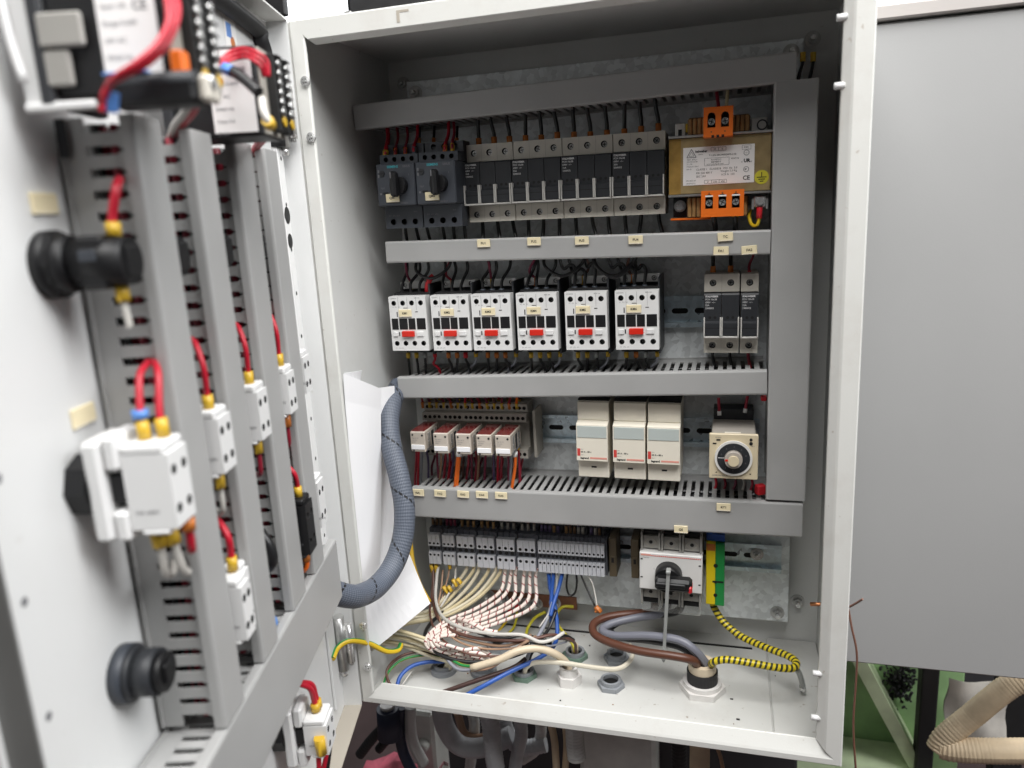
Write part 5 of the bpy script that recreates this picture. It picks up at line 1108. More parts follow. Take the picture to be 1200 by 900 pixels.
# ================================================================== braided hose and papers
hp = [P(468, 452, 128), P(460, 470, 100), P(456, 495, 80), P(459, 525, 66), P(468, 560, 54), P(474, 595, 44), P(472, 630, 32), P(461, 662, 14), P(443, 686, -14), P(424, 697, -46), P(405, 698, -76), V((20, -128, 214)), V((4, -170, 216))]
wire('thick blue-grey braided hose bridging the cabinet and the door', hp, 11.6, 'braid', None, (), 24, 'braided_hose', 'hose', 10)
def sheet(name, label, rows, group='white papers'):
    """sheet of paper through rows of points, 0.4 mm thick"""
    mb = MB(); n = len(rows); k = len(rows[0]); fr = [V(p) for r_ in rows for p in r_]
    nn = (fr[k] - fr[0]).cross(fr[1] - fr[0]).normalized() * .35
    mb.add(fr + [p + nn for p in fr], [(i * k + j, i * k + j + 1, (i + 1) * k + j + 1, (i + 1) * k + j) for i in range(n - 1) for j in range(k - 1)] + [(n * k + i * k + j, n * k + (i + 1) * k + j, n * k + (i + 1) * k + j + 1, n * k + i * k + j + 1) for i in range(n - 1) for j in range(k - 1)]
           + [(j, j + 1, n * k + j + 1, n * k + j) for j in range(k - 1)] + [((n - 1) * k + j, n * k + (n - 1) * k + j, n * k + (n - 1) * k + j + 1, (n - 1) * k + j + 1) for j in range(k - 1)]
           + [(i * k, n * k + i * k, n * k + (i + 1) * k, (i + 1) * k) for i in range(n - 1)] + [(i * k + k - 1, (i + 1) * k + k - 1, n * k + (i + 1) * k + k - 1, n * k + i * k + k - 1) for i in range(n - 1)], 'paper', False)
    return solo(name, mb, label, 'paper', group)
def lerp_rows(Lp, Rp, bow, k=7):
    rows = []
    for a, b in zip(Lp, Rp):
        a, b = V(a), V(b); rows.append([a.lerp(b, j / (k - 1)) + V((bow * math.sin(math.pi * j / (k - 1)), 0, 0)) for j in range(k)])
    return rows
sheet('paper_sheet', 'tall white booklet page standing against the left inner wall, curled at its top', lerp_rows([P(402, 438, 12), P(404, 470, 14), P(412, 560, 15), P(420, 650, 15), P(427, 738, 15)], [P(447, 456, 60), P(446, 480, 60), P(447, 560, 60), P(445, 650, 50), P(442, 720, 40)], 1.2, 10))
sheet('paper_sheet', 'back page of the booklet with a crumpled upper edge', lerp_rows([P(403, 437, 18), P(404, 448, 20), P(407, 480, 24)], [P(424, 434, 34), P(422, 446, 36), P(424, 480, 38)], 1.5, 6))
sheet('paper_sheet', 'white sheet behind the braided hose, next to the tall page', lerp_rows([P(440, 455, 72), P(443, 540, 68), P(445, 620, 62), P(442, 690, 52)], [P(462, 452, 98), P(464, 540, 94), P(470, 640, 88), P(478, 680, 84)], .6, 8))
sheet('paper_sheet', 'white sheet with a free corner hanging over the cable bundle', lerp_rows([P(424, 690, 13), P(426, 712, 12), P(429, 738, 10), P(432, 766, 8)], [P(478, 645, 76), P(487, 668, 74), P(497, 692, 70), P(504, 707, 66)], .5, 10))

# ================================================================== things on the door (root on the door skin, local -Y out of the door, local x towards the hinges)
def dthing(name, label, cat, u, z, group=None): return thing(name, label, cat, D(u, .05, z), ROTD, 0, group)
def contact_block(u, z, label, mt='white_plastic', collar=True, w=21, n1=50, h=23):
    t = dthing('contact_block', label, 'contact block', u, z, 'contact blocks on the door')
    if collar:
        mb = MB(); mb.cyl(0, 0, 0, 16, -10, 'black_plastic', 'y', 8, smooth=False); part('lock_nut', mb, t)
        mb = MB(); mb.box(-14, 14, -19, -10.2, -26, 25, mt, 2); mb.box(-12, 12, -27, -19.2, 9, 27, mt, 2); mb.box(-12, 12, -27, -19.2, -27, -11, mt, 2); part('mounting_collar', mb, t)
        mb = MB(); mb.box(-9, 9, -28, -19.2, -8, 7, 'black_plastic', 1); part('plunger', mb, t)
    mb = MB(); mb.block(-w / 2, w / 2, -h, h - 5, [circ(x, zz_, 2.7, 12) for x in (-w * .26, w * .26) for zz_ in (-h + h * .42, h - 5 - h * .42)], -n1, -27.2, 3, mt); part('housing', mb, t)
    part('top_shroud', MB().box(-w / 2, w / 2, -n1 + 1.4, -27.2, h - 4.9, h, mt, 1.2), t); part('lower_shroud', MB().box(-w / 2 - .3, w / 2 + .3, -n1 + 4, -32, -h - 3, -h - .1, mt, 1), t)
    for s in (-1, 1): o = link('lettering', text_mesh('10A 600V', 2.2, 'ink_grey', 'LEFT', 0), t, (s * (w / 2 + .15), -30 if s < 0 else -n1 + 4, -h + 8)); o.rotation_euler = (0, 0, s * math.pi / 2)
    return t
CZ1, CZ2 = 407, 297
contact_block(396, CZ1, 'white contact block on a black nut, nearest the free door edge in the upper row', h=21.5)
contact_block(323, CZ1, 'white contact block in the upper row between the first and second door ducts', w=19, n1=45, h=19)
contact_block(256, CZ1, 'white contact block in the upper row between the second and third door ducts', w=19, n1=45, h=19)
contact_block(191, CZ1, 'white contact block in the upper row between the third and fourth door ducts', w=18, n1=45, h=18)
contact_block(123, CZ1, 'white contact block in the upper row beside the last door duct', w=18, n1=38, h=18)
contact_block(329, CZ2 + 5, 'white contact block in the lower row behind the first door duct, rear of a pair', w=14, n1=46, h=20)
contact_block(313, CZ2 + 2, 'white contact block in the lower row, front one of the pair', collar=False, w=14, n1=40)
contact_block(191, CZ2, 'black contact block in the lower row between the third and fourth door ducts', 'black_plastic', w=19, n1=47)
contact_block(123, CZ2 - 6, 'white contact block in the lower row beside the last door duct', w=19, n1=38)
contact_block(200, 118, 'white contact block under the horizontal door duct with red wires', w=24, n1=46, h=16)
def push_button(u, z, label, kind):
    t = dthing('push_button', label, 'push button', u, z, 'black push button bodies on the door')
    if kind == 'mid':
        mb = MB(); mb.cyl(0, 0, 0, 14, -8, 'black_plastic', 'y', 24); part('threaded_nut', mb, t)
        mb = MB(); mb.cyl(0, -8.2, 0, 11, -26, 'black_plastic', 'y', 24); mb.box(-7, 7, -36, -34, -8, 8, 'black_plastic', 1); part('lamp_body', mb, t)
    elif kind == 'long':
        mb = MB(); mb.cyl(0, 0, 0, 16, -6, 'black_plastic', 'y', 32); mb.cyl(0, -6, 0, 15, -8, 'black_plastic', 'y', 32, r2=13); mb.cyl(0, -5.9, 0, 15.4, -2, 'rubber', 'y', 12, smooth=False); part('threaded_nut', mb, t)
        mb = MB(); mb.cyl(0, -14, 0, 11.6, -26, 'black_plastic', 'y', 24, r2=11.2); mb.box(-9, 9, -32, -18, -12.6, 12.6, 'black_plastic', 2); mb.box(-6, 6, -41.4, -40, -7, 7, 'black_plastic', .6); part('lamp_body', mb, t)
        mb = MB(); mb.box(12.1, 13.2, -30, -22, 1, 6, 'anthracite', .3); mb.box(-13.2, -12.1, -30, -22, 1, 6, 'anthracite', .3); part('clip', mb, t)
    else:
        mb = MB(); mb.cyl(0, 0, 0, 15.5, -7, 'anthracite', 'y', 28); mb.cyl(0, -7, 0, 15.2, -2.5, 'dark_plastic', 'y', 28, r2=13); part('threaded_nut', mb, t)
        mb = MB(); mb.cyl(0, -9.5, 0, 12.5, -11, 'dark_plastic', 'y', 24); mb.cyl(0, -20.5, 0, 10.5, -4, 'black_plastic', 'y', 24); mb.box(-5, 5, -26.5, -24.5, -5, 6, 'black_plastic', .8); part('rear_body', mb, t)
    return t
push_button(390, 515, 'long black push button body standing out from the door near its free edge', 'long')
push_button(392, 299, 'short black rear of a push button low on the door near its free edge', 'short')
for u, lab in ((323, 'black pilot light body half hidden between the first and second door ducts'), (256, 'black pilot light body half hidden between the second and third door ducts'), (191, 'black pilot light body half hidden between the third and fourth door ducts')):
    push_button(u, 514, lab, 'mid')
def meter(u0, u1, z0, z1, label, big):
    uc, zc = (u0 + u1) / 2, (z0 + z1) / 2; w, h = (u1 - u0) / 2, (z1 - z0) / 2
    t = dthing('panel_meter', label, 'panel meter', uc, zc, 'panel meters at the top of the door')
    mb = MB(); mb.box(-w, w, -74, -22, -h, h, 'black_plastic', 1.2); mb.box(-w + 1, w - .5, -76, -74.2, -h + 1, h - 1, 'socket_grey', .4); mb.box(-w - 4, w + 4, -22, -16, -h - 4, h + 4, 'dark_plastic', 1); part('housing', mb, t)
    mb = MB(); mb.box(-w - .5, -w - .1, -71, -45, -h + 2.5, h - 2, 'label_white'); part('side_label', mb, t)
    lab = [('DIGITAL METER', .1), ('Input  5A', 0), ('Range 0-600', 0), ('24V AC', 0), ('50/60 Hz', 0), ('Class 0.5', 0), ('IP 54', 0)]
    for k, (s_, b) in enumerate(lab):
        o = link('lettering', text_mesh(s_, 2.2, 'ink_grey', 'LEFT', b), t, (-w - .65, -47, h - 8 - k * 7)); o.rotation_euler = (0, 0, -math.pi / 2)
    o = link('lettering', text_mesh('CE', 4, 'ink_grey', 'LEFT', .1), t, (-w - .65, -61, h - 16)); o.rotation_euler = (0, 0, -math.pi / 2)
    # terminal rows on the back
    for c, xx in enumerate((w - 6, w - 22)):
        mb = MB()
        mb.box(xx - 5, xx + 5, -82, -76.2, -h + 3, h - 3, 'hole_dark', .6); part('terminal_row', mb, t)
        mb = MB()
        for i in range(7): mb.cyl(xx, -82.2, -h + 9 + i * (2 * h - 18) / 6, 2.9, -1.4, 'chrome' if i else 'ferrule_yellow', 'y', 12); mb.box(xx - 4.6, xx + 4.6, -84, -82.2, -h + 13 + i * (2 * h - 18) / 6, -h + 14 + i * (2 * h - 18) / 6, 'black_plastic')
        part('terminal_screws', mb, t)['kind'] = 'stuff'
    mb = MB()
    if big:
        mb.box(-w - 2, -w - .4, -22, -8, -h - 4, h + 8, 'white_plastic', .6); mb.box(-w - 5, -w - 2.1, -40, -20, -5, 9, 'switch_grey', 1); mb.box(-w - 4, -w - 1, -40, -8, -h - 6, -h - 2, 'white_plastic', 1); mb.box(-w - 4, -w - 1, -32, -20, -h + 4, -6, 'switch_grey', 1); mb.tube([V((-w - 4, -6, h + 6)), V((-w - 5, -8, 0)), V((-w - 5, -11, -h + 6))], 1.8, 'white_plastic', 8, 4)
        part('clamp_bracket', mb, t)['kind'] = 'stuff'
    return t
meter(358, 396, 588, 638, 'large panel meter at the top of the door with white clamp and white side label', True)
meter(240, 277, 581, 632, 'panel meter with white side label and rows of terminal screws, nearer the hinges', False)
def plug(): 
    t = dthing('plug_connector', 'black plug connector with bright end below the large panel meter', 'connector', 402, 588)
    mb = MB(); mb.box(-9, 8, -90, -50, -8, 4, 'black_plastic', 2.5); mb.cyl(-5, -89, 2, 4.2, 38, 'dark_plastic', 'y', 16); part('housing', mb, t)
    mb = MB(); mb.box(-8, 6, -95, -90.2, -7, 4, 'fuse_beige', 1.5); mb.cyl(-3, -96, 1, 3, 4, 'chrome', 'y', 14); part('bright_end', mb, t)
    mb = MB(); mb.box(-8, -3, -56, -50, 5.6, 6.6, 'ferrule_blue', .3); mb.box(-9, -3, -70, -62, 5.6, 6.6, 'ferrule_blue', .3); mb.box(-8, -3, -62, -56, 5.6, 6.5, 'label_white', .2); part('sleeve_mark', mb, t)
plug()
mb = MB(); mb.box(-4, 4, -3, 3, -5, 5, 'orange_plastic', 1); solo('wire_connector', mb, 'orange connector on the wires of the large panel meter', 'connector', None, PDW(211, 74, 78) , ROTD)
# stickers on the door
for u, v, lab in ((50, 239, 'cream sticker on the door above the long black push button'), (96, 487, 'cream sticker on the door above the white contact block')):
    q = PD(u, v, 0); o = link('sticker', tag_mesh(20, 10), None, D(q[0], .1, q[2]), ROTD); tag(o, lab, 'sticker', 'cream stickers on the door')
q = PD(270, 42, 0); mb = MB(); mb.box(-13, 13, -.3, 0, -15, 15, 'label_white'); mb.box(-9, 2, -.4, -.28, -2, 9, 'ferrule_blue'); mb.cyl(3, -.4, -5, 5, .1, 'ferrule_orange', 'y', 14); solo('sticker', mb, 'white sticker with blue and orange marks between the two panel meters', 'sticker', 'cream stickers on the door', D(q[0], .1, q[2]) , ROTD)
mb = MB(); mb.box(-2.6, 2.6, -.3, -.05, -9, 9, 'dark_plastic'); solo('sticker', mb, 'dark printed sticker at the top of the first door duct', 'sticker', None, V((0, 0, 0)), 0)
bpy.context.scene.collection.objects[-1].location = D(370.8, 6, 574) * S; bpy.context.scene.collection.objects[-1].rotation_euler = (0, 0, ROTD - math.pi / 2)
# door wires
def dw(label, pts, r, c, ends=(), group='wires on the door'): return wire(label, [D(*p) for p in pts], r, c, group, ends)
dw('short red wire with a clear sleeve going up from the long push button', [(389, 33, 527), (388, 33, 535), (386, 36, 548), (376, 33, 553), (362, 26, 554)], 2.2, 'red', [(0, 'ferrule_yellow', 6, 1.6)])
dw('short white wire hanging from the long push button', [(390, 33, 503), (390, 33, 495), (390, 34, 483)], 1.7, 'white', [(0, 'ferrule_yellow', 7, 1.9)])
for k, (du, dn) in enumerate(((0, 0), (-3, 8))):
    dw('red wire rising from the first white contact block, %s of two' % ORD[k], [(395 + du, 35 + dn, 429), (394 + du, 34 + dn, 440), (385 + du, 32 + dn, 458), (372, 30 + dn * .5, 462), (356, 24, 462)], 1.9, 'red', [(0, 'ferrule_yellow', 9, 1.7)])
    dw('white wire hanging from the first white contact block, %s of two' % ORD[k], [(398 + du, 35 + dn * .6, 381), (397 + du, 35 + dn * .7, 371), (393 + du, 33 + dn, 356), (380, 30 + dn, 350), (366, 24, 350)], 2.0, 'white', [(0, 'ferrule_yellow', 8, 1.9)])
dw('red wire with blue band under the first white contact block', [(388, 46, 383), (388, 46, 376), (384, 44, 364), (368, 36, 362)], 2.2, 'red', [(0, 'ferrule_orange', 6, 1.7)])
mb = MB(); mb.cyl(0, 0, 0, 4, 4, 'ferrule_blue', 'z', 12); solo('wire_marker', mb, 'pale blue wire marker above the first white contact block', 'wire marker', None, D(394, 34, 439))
for k, (u, n, zz_) in enumerate(((325, 38, CZ1), (257, 38, CZ1), (191, 38, CZ1))):
    q = ('first and second', 'second and third', 'third and fourth')[k]
    dw('red wire bending into the contact block between the %s door ducts' % q, [(u, n, zz_ + 18), (u, n, zz_ + 27), (u + 2, n + 1, zz_ + 44), (u - 4, n - 4, zz_ + 56), (u - 17, n - 12, zz_ + 58)], 1.8, 'red', [(0, 'ferrule_yellow', 9, 1.8)])
    dw('dark red wire below the contact block between the %s door ducts' % q, [(u, n, zz_ - 21), (u, n, zz_ - 30), (u - 3, n - 2, zz_ - 46), (u - 15, n - 12, zz_ - 50)], 1.7, 'dark_red' if k != 0 else 'white', [(0, 'ferrule_yellow' if k != 2 else 'ferrule_orange', 9, 1.9)])
dw('red wire down to the lower pair of contact blocks', [(324, 38, 324), (324, 38, 334), (325, 38, 346), (318, 30, 354), (308, 22, 356)], 2.2, 'red', [(0, 'ferrule_yellow', 8, 1.5)])
dw('red wire down to the black contact block', [(191, 40, 320), (191, 40, 328), (195, 40, 340), (192, 32, 348), (182, 22, 350)], 1.9, 'red', [(0, 'ferrule_yellow', 8, 1.7)])
dw('short orange wire below the black contact block', [(191, 40, 271), (191, 40, 262), (190, 36, 256), (182, 26, 250)], 2.2, 'orange', [(0, 'ferrule_orange', 6, 1.5)])
dw('dark curved cable between the second and third door ducts', [(254, 30, 318), (256, 36, 308), (256, 37, 296), (252, 28, 286)], 4, 'black')
dw('pale blue wire at the foot of the gap between second and third door ducts', [(262, 30, 256), (260, 34, 250), (250, 30, 248)], 2.6, 'ferrule_blue')
def pw(label, pix, r, c, ends=(), group='wires on the door'): return wire(label, [PDW(u, v, n) for u, v, n in pix], r, c, group, ends)
for k in range(3):
    pw('red wire arching over the large panel meter label, %s of three' % ORD[k], [(192 + 6 * k, -14, 76), (197 + 6 * k, 8, 80), (196 + 5 * k, 30, 81), (182 + 6 * k, 54, 79), (160 + 7 * k, 74, 73), (140 + 5 * k, 87, 66), (128 + k, 98, 60), (123 - k, 114, 56), (119 + 2 * k, 131, 54)], 1.35, 'red', (), 'red wires of the large panel meter')
pw('blue wire end below the large panel meter', [(131, 108, 58), (130, 120, 57), (130, 131, 56)], 3, 'ferrule_blue')
for k in range(3):
    pw('red wire looping over the second panel meter label, %s of three' % ORD[k], [(315 - 3 * k, 90, 84), (313 - 4 * k, 72 + 3 * k, 84), (302 - 3 * k, 62 + 4 * k, 80), (286, 57 + 5 * k, 70), (270, 61 + 5 * k, 62), (258 - 2 * k, 72 + 3 * k, 57), (253 + k, 84, 56), (260 - 3 * k, 96, 58), (252, 104, 56)], 1.15, 'red', (), 'red wires of the second panel meter')
pw('black sleeved cable with blue end across the second panel meter label', [(264, 80, 62), (275, 85, 68), (290, 96, 76), (303, 108, 83)], 3.2, 'black', [(0, 'ferrule_blue', 6, 1.05)])
pw('short white wire with yellow end on the second panel meter', [(307, 116, 86), (309, 130, 88), (314, 142, 90), (317, 147, 90)], 2.2, 'white', [(-1, 'ferrule_yellow', 5, 1.5)])
for k in range(3):
    pw('%s wire running down from the second panel meter to the ducts, %s of three' % ('white' if k == 2 else 'dark red', ORD[k]), [(236 - 4 * k, 112, 62), (226 - 5 * k, 132, 50), (212 - 4 * k, 148, 34), (200 - k, 164, 20)], 2.0, 'red' if k < 2 else 'white', (), 'red wires above the second door duct')
for k in range(2):
    pw('red wire running from the second panel meter to the last door ducts, %s of two' % ORD[k], [(316 - 5 * k, 158, 66), (306 - 4 * k, 168, 46), (298 - 2 * k, 178, 28), (294, 188, 16)], 1.9, 'red', (), 'red wires above the last door duct')
for k, u in enumerate((198, 191)):
    dw('red wire looping up from the low contact block, %s of two' % ORD[k], [(200 - 5 * k, 36, 136), (200 - 5 * k, 35, 146), (205 - 5 * k, 34, 160), (212, 24, 170), (214, 12, 176)], 2.3, 'red', [(0, 'ferrule_yellow', 6, 1.7)])
    dw('red wire hanging from the low contact block, %s of two' % ORD[k], [(206 - 26 * k, 36, 98 if k else 120), (208 - 26 * k, 34, 80), (214 - 24 * k, 26, 50), (220 - 20 * k, 18, 10)], 2.2, 'red', [])
dw('black wire hanging beside the red ones from the low contact block', [(176, 36, 98), (174, 34, 80), (176, 28, 50), (182, 20, 6)], 3, 'black')
mb = MB(); mb.tube([V((0, 0, 8)), V((0, 2, -8))], 4.5, 'ferrule_yellow', 8, 3, True, None, False); solo('wire_marker', mb, 'yellow wire marker in the side opening of the low contact block', 'wire marker', None, D(214, 40, 112))

# ================================================================== surroundings
q0, q1 = P(1003, 777, 150), P(1036, 27, 150)
t = thing('grey_cabinet', 'large plain grey machine cabinet standing right of the open control cabinet', 'cabinet', (560, 160, q0.z))
mb = MB(); mb.box(-44, 190, -10, 120, 0, q1.z - q0.z, 'panel_grey', 2); part('front_panel', mb, t)
mb = MB(); mb.box(-46, 192, -15, 122, q1.z - q0.z + 2, q1.z - q0.z + 15, 'panel_rim', 1.5); part('top_edge', mb, t)
mb = MB(); mb.box(-4000, 5000, -4000, 3000, -905, -900, 'workshop_floor'); struct('floor', mb)
mb = MB(); mb.box(-4000, 5000, 1500, 1540, -900, 640, 'dark_wall'); struct('wall', mb)
# bright windows behind the cabinets
t = thing('window', 'bright overexposed window band behind and above the cabinets', 'window', (400, 1490, 640))
part('pane', MB().box(-1600, 2600, 0, 6, 8, 1500, 'window_light'), t)
for x in (-900, 60, 1040, 1180, 2000): part('mullion', MB().box(x, x + 46, -30, -1, 8, 1500, 'window_frame', 2), t)
part('sill', MB().box(-1600, 2600, -60, 30, -30, 7, 'window_frame', 2), t)
# on top of the cabinet
p = P(421, 10, 80); mb = MB(); mb.box(0, 190, -30, 110, 0, 80, 'rubber', 5); t = thing('black_case', 'black case lying on top of the control cabinet', 'case', (p.x, p.y, H_ + 1)); part('body', mb, t)
part('trim', MB().box(-4, 8, -34, 112, -.5, 14, 'steel', 3), t)
mb = MB(); mb.box(-90, 0, 0, 12, -4, 300, 'rubber', 2)
p = P(334, 14, 420); solo('dark_machine', mb, 'dark machine far behind the top corner of the door', 'machine', None, p)
# cables and hoses hanging under the cabinet floor
def hose(label, pts, r, mt, ribs=0, cat='hose', name='corrugated_hose'):
    pts = [V(p) for p in pts]; o0 = pts[0]; mb = MB()
    f = (lambda L: r * (1 + .035 * math.sin(L * 2 * math.pi / ribs))) if ribs else None
    mb.tube([p - o0 for p in pts], r, mt, 16, 26 if ribs else 8, True, f)
    return solo(name, mb, label, cat, 'hoses and cables under the cabinet' if pts[0].z < 5 and pts[0].x < 480 else None, o0)
hose('thick grey hose bending in a loop below the cabinet floor', [P(516, 820, 90), P(521, 850, 90), P(538, 873, 95), P(565, 876, 100), P(600, 862, 110)], 12, 'hose_grey')
hose('ribbed grey hose hanging below the middle of the cabinet', [P(571, 830, 80), P(576, 855, 78), P(578, 880, 76), P(586, 930, 72)], 11, 'hose_grey', 4.5)
hose('short pale conduit between the thick grey hose and the bracket', [P(552, 828, 130), P(556, 850, 130), P(553, 880, 132), P(548, 920, 134)], 7, 'hose_white', 4)
hose('light grey conduit hanging right of the ribbed hose', [P(608, 836, 100), P(611, 860, 100), P(606, 885, 102), P(600, 925, 104)], 8, 'hose_grey', 4)
hose('pale conduit bending away behind the beige cables', [P(632, 840, 140), P(634, 858, 140), P(628, 878, 144), P(612, 890, 150)], 7, 'hose_white', 5)
hose('darker grey hose curving behind the ribbed one', [P(588, 835, 130), P(596, 862, 130), P(612, 876, 132), P(640, 872, 136)], 10, 'hose_grey', 5)
hose('pale brown cable curving between the grey hoses', [P(536, 835, 120), P(545, 860, 120), P(565, 864, 122), P(580, 850, 126)], 5, 'wire_tan', 0, 'cable', 'hanging_cable')
hose('beige cable hanging below the cabinet, left one', [P(643, 840, 70), P(650, 870, 68), P(653, 930, 66)], 4.2, 'hose_beige', 0, 'cable', 'hanging_cable')
hose('beige cable hanging below the cabinet, right one', [P(662, 845, 74), P(664, 875, 74), P(660, 930, 74)], 4, 'hose_beige', 0, 'cable', 'hanging_cable')
hose('white ribbed hose end below the white gland', [P(673, 845, 68), P(674, 870, 66), P(676, 889, 64)], 10.5, 'hose_white', 4)
hose('beige pipe coming down below the large white gland', [P(820, 860, 85), P(820, 885, 84), P(819, 940, 82)], 11, 'hose_beige', 0, 'pipe', 'hanging_pipe')
hose('thin pinkish cable below the right part of the cabinet', [P(838, 870, 85), P(845, 890, 84), P(852, 930, 82)], 2.2, 'wire_tan', 0, 'cable', 'hanging_cable')
hose('black ribbed hose in the dark below the cabinet', [P(795, 866, 140), P(796, 890, 140), P(797, 930, 140)], 9, 'rubber', 5)
hose('black ribbed hose running down to the left under the cabinet', [P(468, 838, 90), P(452, 850, 90), P(436, 866, 92), P(422, 884, 94)], 6.5, 'rubber', 5)
hose('second black ribbed hose under the left corner of the cabinet', [P(470, 852, 110), P(456, 864, 110), P(444, 878, 112)], 6, 'rubber', 5)
hose('black hose beside a pale one under the left part of the cabinet', [P(470, 828, 90), P(468, 850, 90), P(472, 880, 92), P(486, 910, 94)], 7, 'navy')
hose('pale grey hose beside the black one under the left part of the cabinet', [P(481, 828, 92), P(481, 850, 92), P(485, 872, 94), P(497, 895, 98)], 7, 'hose_white')
p = P(455, 838, 80); mb = MB(); mb.cyl(0, 0, -30, 16, 40, 'navy', 'z', 20, r2=14); mb.cyl(0, 0, 10.2, 9, 5, 'gland_white', 'z', 16); solo('cable_plug', mb, 'navy cable plug with a pale cap under the left corner', 'plug', None, p)
t = thing('machine_bracket', 'pale grey cast machine bracket under the cabinet', 'machine', P(505, 870, 170))
part('post', MB().box(-16, 14, -20, 30, -120, 60, 'machine_grey', 4), t); part('foot', MB().box(-20, 70, -26, -21, -110, -32, 'machine_grey', 3), t); part('boss', MB().cyl(0, -34, 14, 8, 13, 'machine_grey', 'y', 18), t)
p = P(735, 878, 260); t = thing('machine_cover', 'grey green machine cover in the dark under the cabinet', 'machine', p); part('cover', MB().box(-70, 40, 0, 60, -160, 60, 'machine_grey', 6), t); part('edge', MB().box(-74, 44, -6, -1, 24, 34, 'machine_grey', 2), t)
mb = MB(); n = 9
vv = [V((i * 14 - 56, j * 16 - 40, 10 * math.sin(i * 1.3 + j) + 8 * math.cos(j * 1.9))) for j in range(6) for i in range(n)]
mb.add(vv + [q - V((0, 0, 3)) for q in vv], [(j * n + i, j * n + i + 1, (j + 1) * n + i + 1, (j + 1) * n + i) for j in range(5) for i in range(n - 1)] + [(54 + j * n + i, 54 + (j + 1) * n + i, 54 + (j + 1) * n + i + 1, 54 + j * n + i + 1) for j in range(5) for i in range(n - 1)], 'rag_red', True)
solo('cloth', mb, 'crumpled reddish pink cloth below the left corner of the cabinet', 'cloth', None, P(470, 908, 150))
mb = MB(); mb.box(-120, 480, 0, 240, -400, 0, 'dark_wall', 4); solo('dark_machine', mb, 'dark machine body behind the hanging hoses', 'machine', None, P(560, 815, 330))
# green machine at the lower right
g0 = P(1000, 770, 420); g1 = P(1084, 893, 420)
t = thing('green_machine', 'dark green machine frame with a pale diagonal brace below the grey cabinet', 'machine', (g0.x, 420, g1.z))
hgt = g0.z - g1.z; wd = g1.x - g0.x
part('side_plate', MB().box(-160, wd + 52, 30, 40, -60, hgt + 120, 'machine_green', 2), t)
a = P(1008, 772, 415) - V((g0.x, 420, g1.z)); b = P(1068, 884, 415) - V((g0.x, 420, g1.z)); d = (b - a).normalized(); nrm = V((d.z, 0, -d.x)) * -9
part('diagonal_brace', MB().prism([(q.x, q.z) for q in (a - d * 60 - nrm, b + d * 4 - nrm, b + d * 4 + nrm, a - d * 60 + nrm)], -30, 29.5, 'machine_green_pale', 'y'), t)
part('ledge', MB().box(-160, wd + 4, -60, 29.5, -16, 6, 'machine_green_pale', 2), t); part('underside', MB().box(-160, wd + 4, -58, 29, -120, -16.5, 'workshop_floor', 1), t)
p = P(1092, 780, 380); mb = MB(); mb.box(-11, 11, 0, 24, -320, 60, 'rubber', 2); solo('black_post', mb, 'black post standing in front of the green machine', 'post', None, p)
p = P(1180, 800, 430); mb = MB(); mb.box(-9, 30, 0, 24, -320, 90, 'rubber', 2); solo('black_post', mb, 'black post at the right edge behind the beige hoses', 'post', None, p)
mb = MB(); n = 8
vv = [V((i * 11 - 40 + 2 * math.sin(j * 1.3), 5 * math.sin(i * .9 + j * .5), j * 14 - 50 + 2 * math.cos(i * .9))) for j in range(8) for i in range(n)]
mb.add(vv + [q + V((0, 4, 0)) for q in vv], [(j * n + i, j * n + i + 1, (j + 1) * n + i + 1, (j + 1) * n + i) for j in range(7) for i in range(n - 1)] + [(64 + j * n + i, 64 + (j + 1) * n + i, 64 + (j + 1) * n + i + 1, 64 + j * n + i + 1) for j in range(7) for i in range(n - 1)], 'rag_white', True)
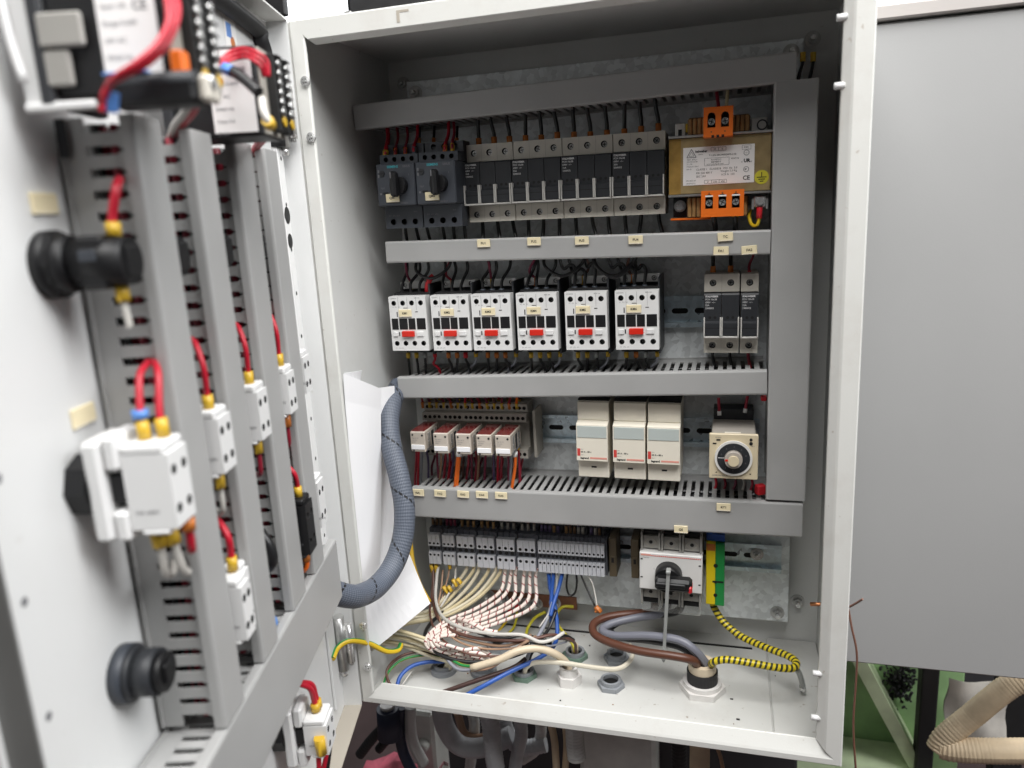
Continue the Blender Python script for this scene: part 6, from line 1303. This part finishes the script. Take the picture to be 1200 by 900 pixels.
solo('cloth', mb, 'dirty white cloth hanging behind the beige hoses', 'cloth', None, P(1146, 836, 400))
mb = MB()
for k in range(130): 
    c = V((random.gauss(0, 11), random.uniform(-8, 8), random.gauss(0, 20))); e_ = V((random.uniform(-9, 9), random.uniform(-6, 6), random.uniform(-12, 12))); mb.tube([c, c + e_ * .5 + V((0, 3, 0)), c + e_], random.uniform(.8, 2.6), 'rubber', 5, 2)
o = solo('grime', mb, 'dark oily lumps clinging to the green machine', 'debris', None, P(1056, 800, 440)); o['kind'] = 'stuff'
hose('upper beige hose slanting down to the left in front of the green machine', [P(1215, 788, 300), P(1180, 806, 300), P(1140, 838, 296), P(1108, 864, 290), P(1099, 880, 286)], 14.5, 'hose_beige', 4.5)
hose('lower beige hose running to the right edge', [P(1101, 874, 288), P(1118, 878, 284), P(1160, 880, 280), P(1225, 880, 278)], 15.5, 'hose_beige', 4.5)
wire('thin rust brown wire hanging beside the right rim of the cabinet', [P(994, 712, 30), P(998, 735, 26), P(1004, 765, 24), P(1003, 800, 24), P(1000, 850, 24), P(1003, 905, 24)], 1.0, 'wire_rust')
wire('short copper wire end sticking out right of the rim', [P(994, 712, 30), P(1003, 707, 24), P(1011, 702, 18)], 1.0, 'wire_rust')

for k, u in enumerate((941, 953)):
    a = P(u, 62, 168); wire('black wire with yellow ferrule in the top right corner, %s one' % ('left', 'right')[k], [a, a + V((0, 0, -8)), a + V((-3 + k, -2, -20)), a + V((-8, -4, -44))], 1.6, 'black', 'wires in the top right corner', [(0, 'ferrule_yellow', 8, 1.7)])
mb = MB()
for k in range(46):
    x, y = random.uniform(40, 480), random.uniform(26, 178) if k % 3 else random.uniform(150, 205); s_ = random.uniform(.4, 1.5); h = random.uniform(.3, 1.1)
    mb.box(x, x + s_ * random.uniform(.8, 2.6), y, y + s_, 4.7, 4.7 + h, random.choice(('rubber', 'coil_dark', 'wire_tan', 'wire_black')))
o = solo('debris', mb, 'dark crumbs and wire offcuts scattered on the cabinet floor', 'debris', None, (0, 0, 0)); o['kind'] = 'stuff'
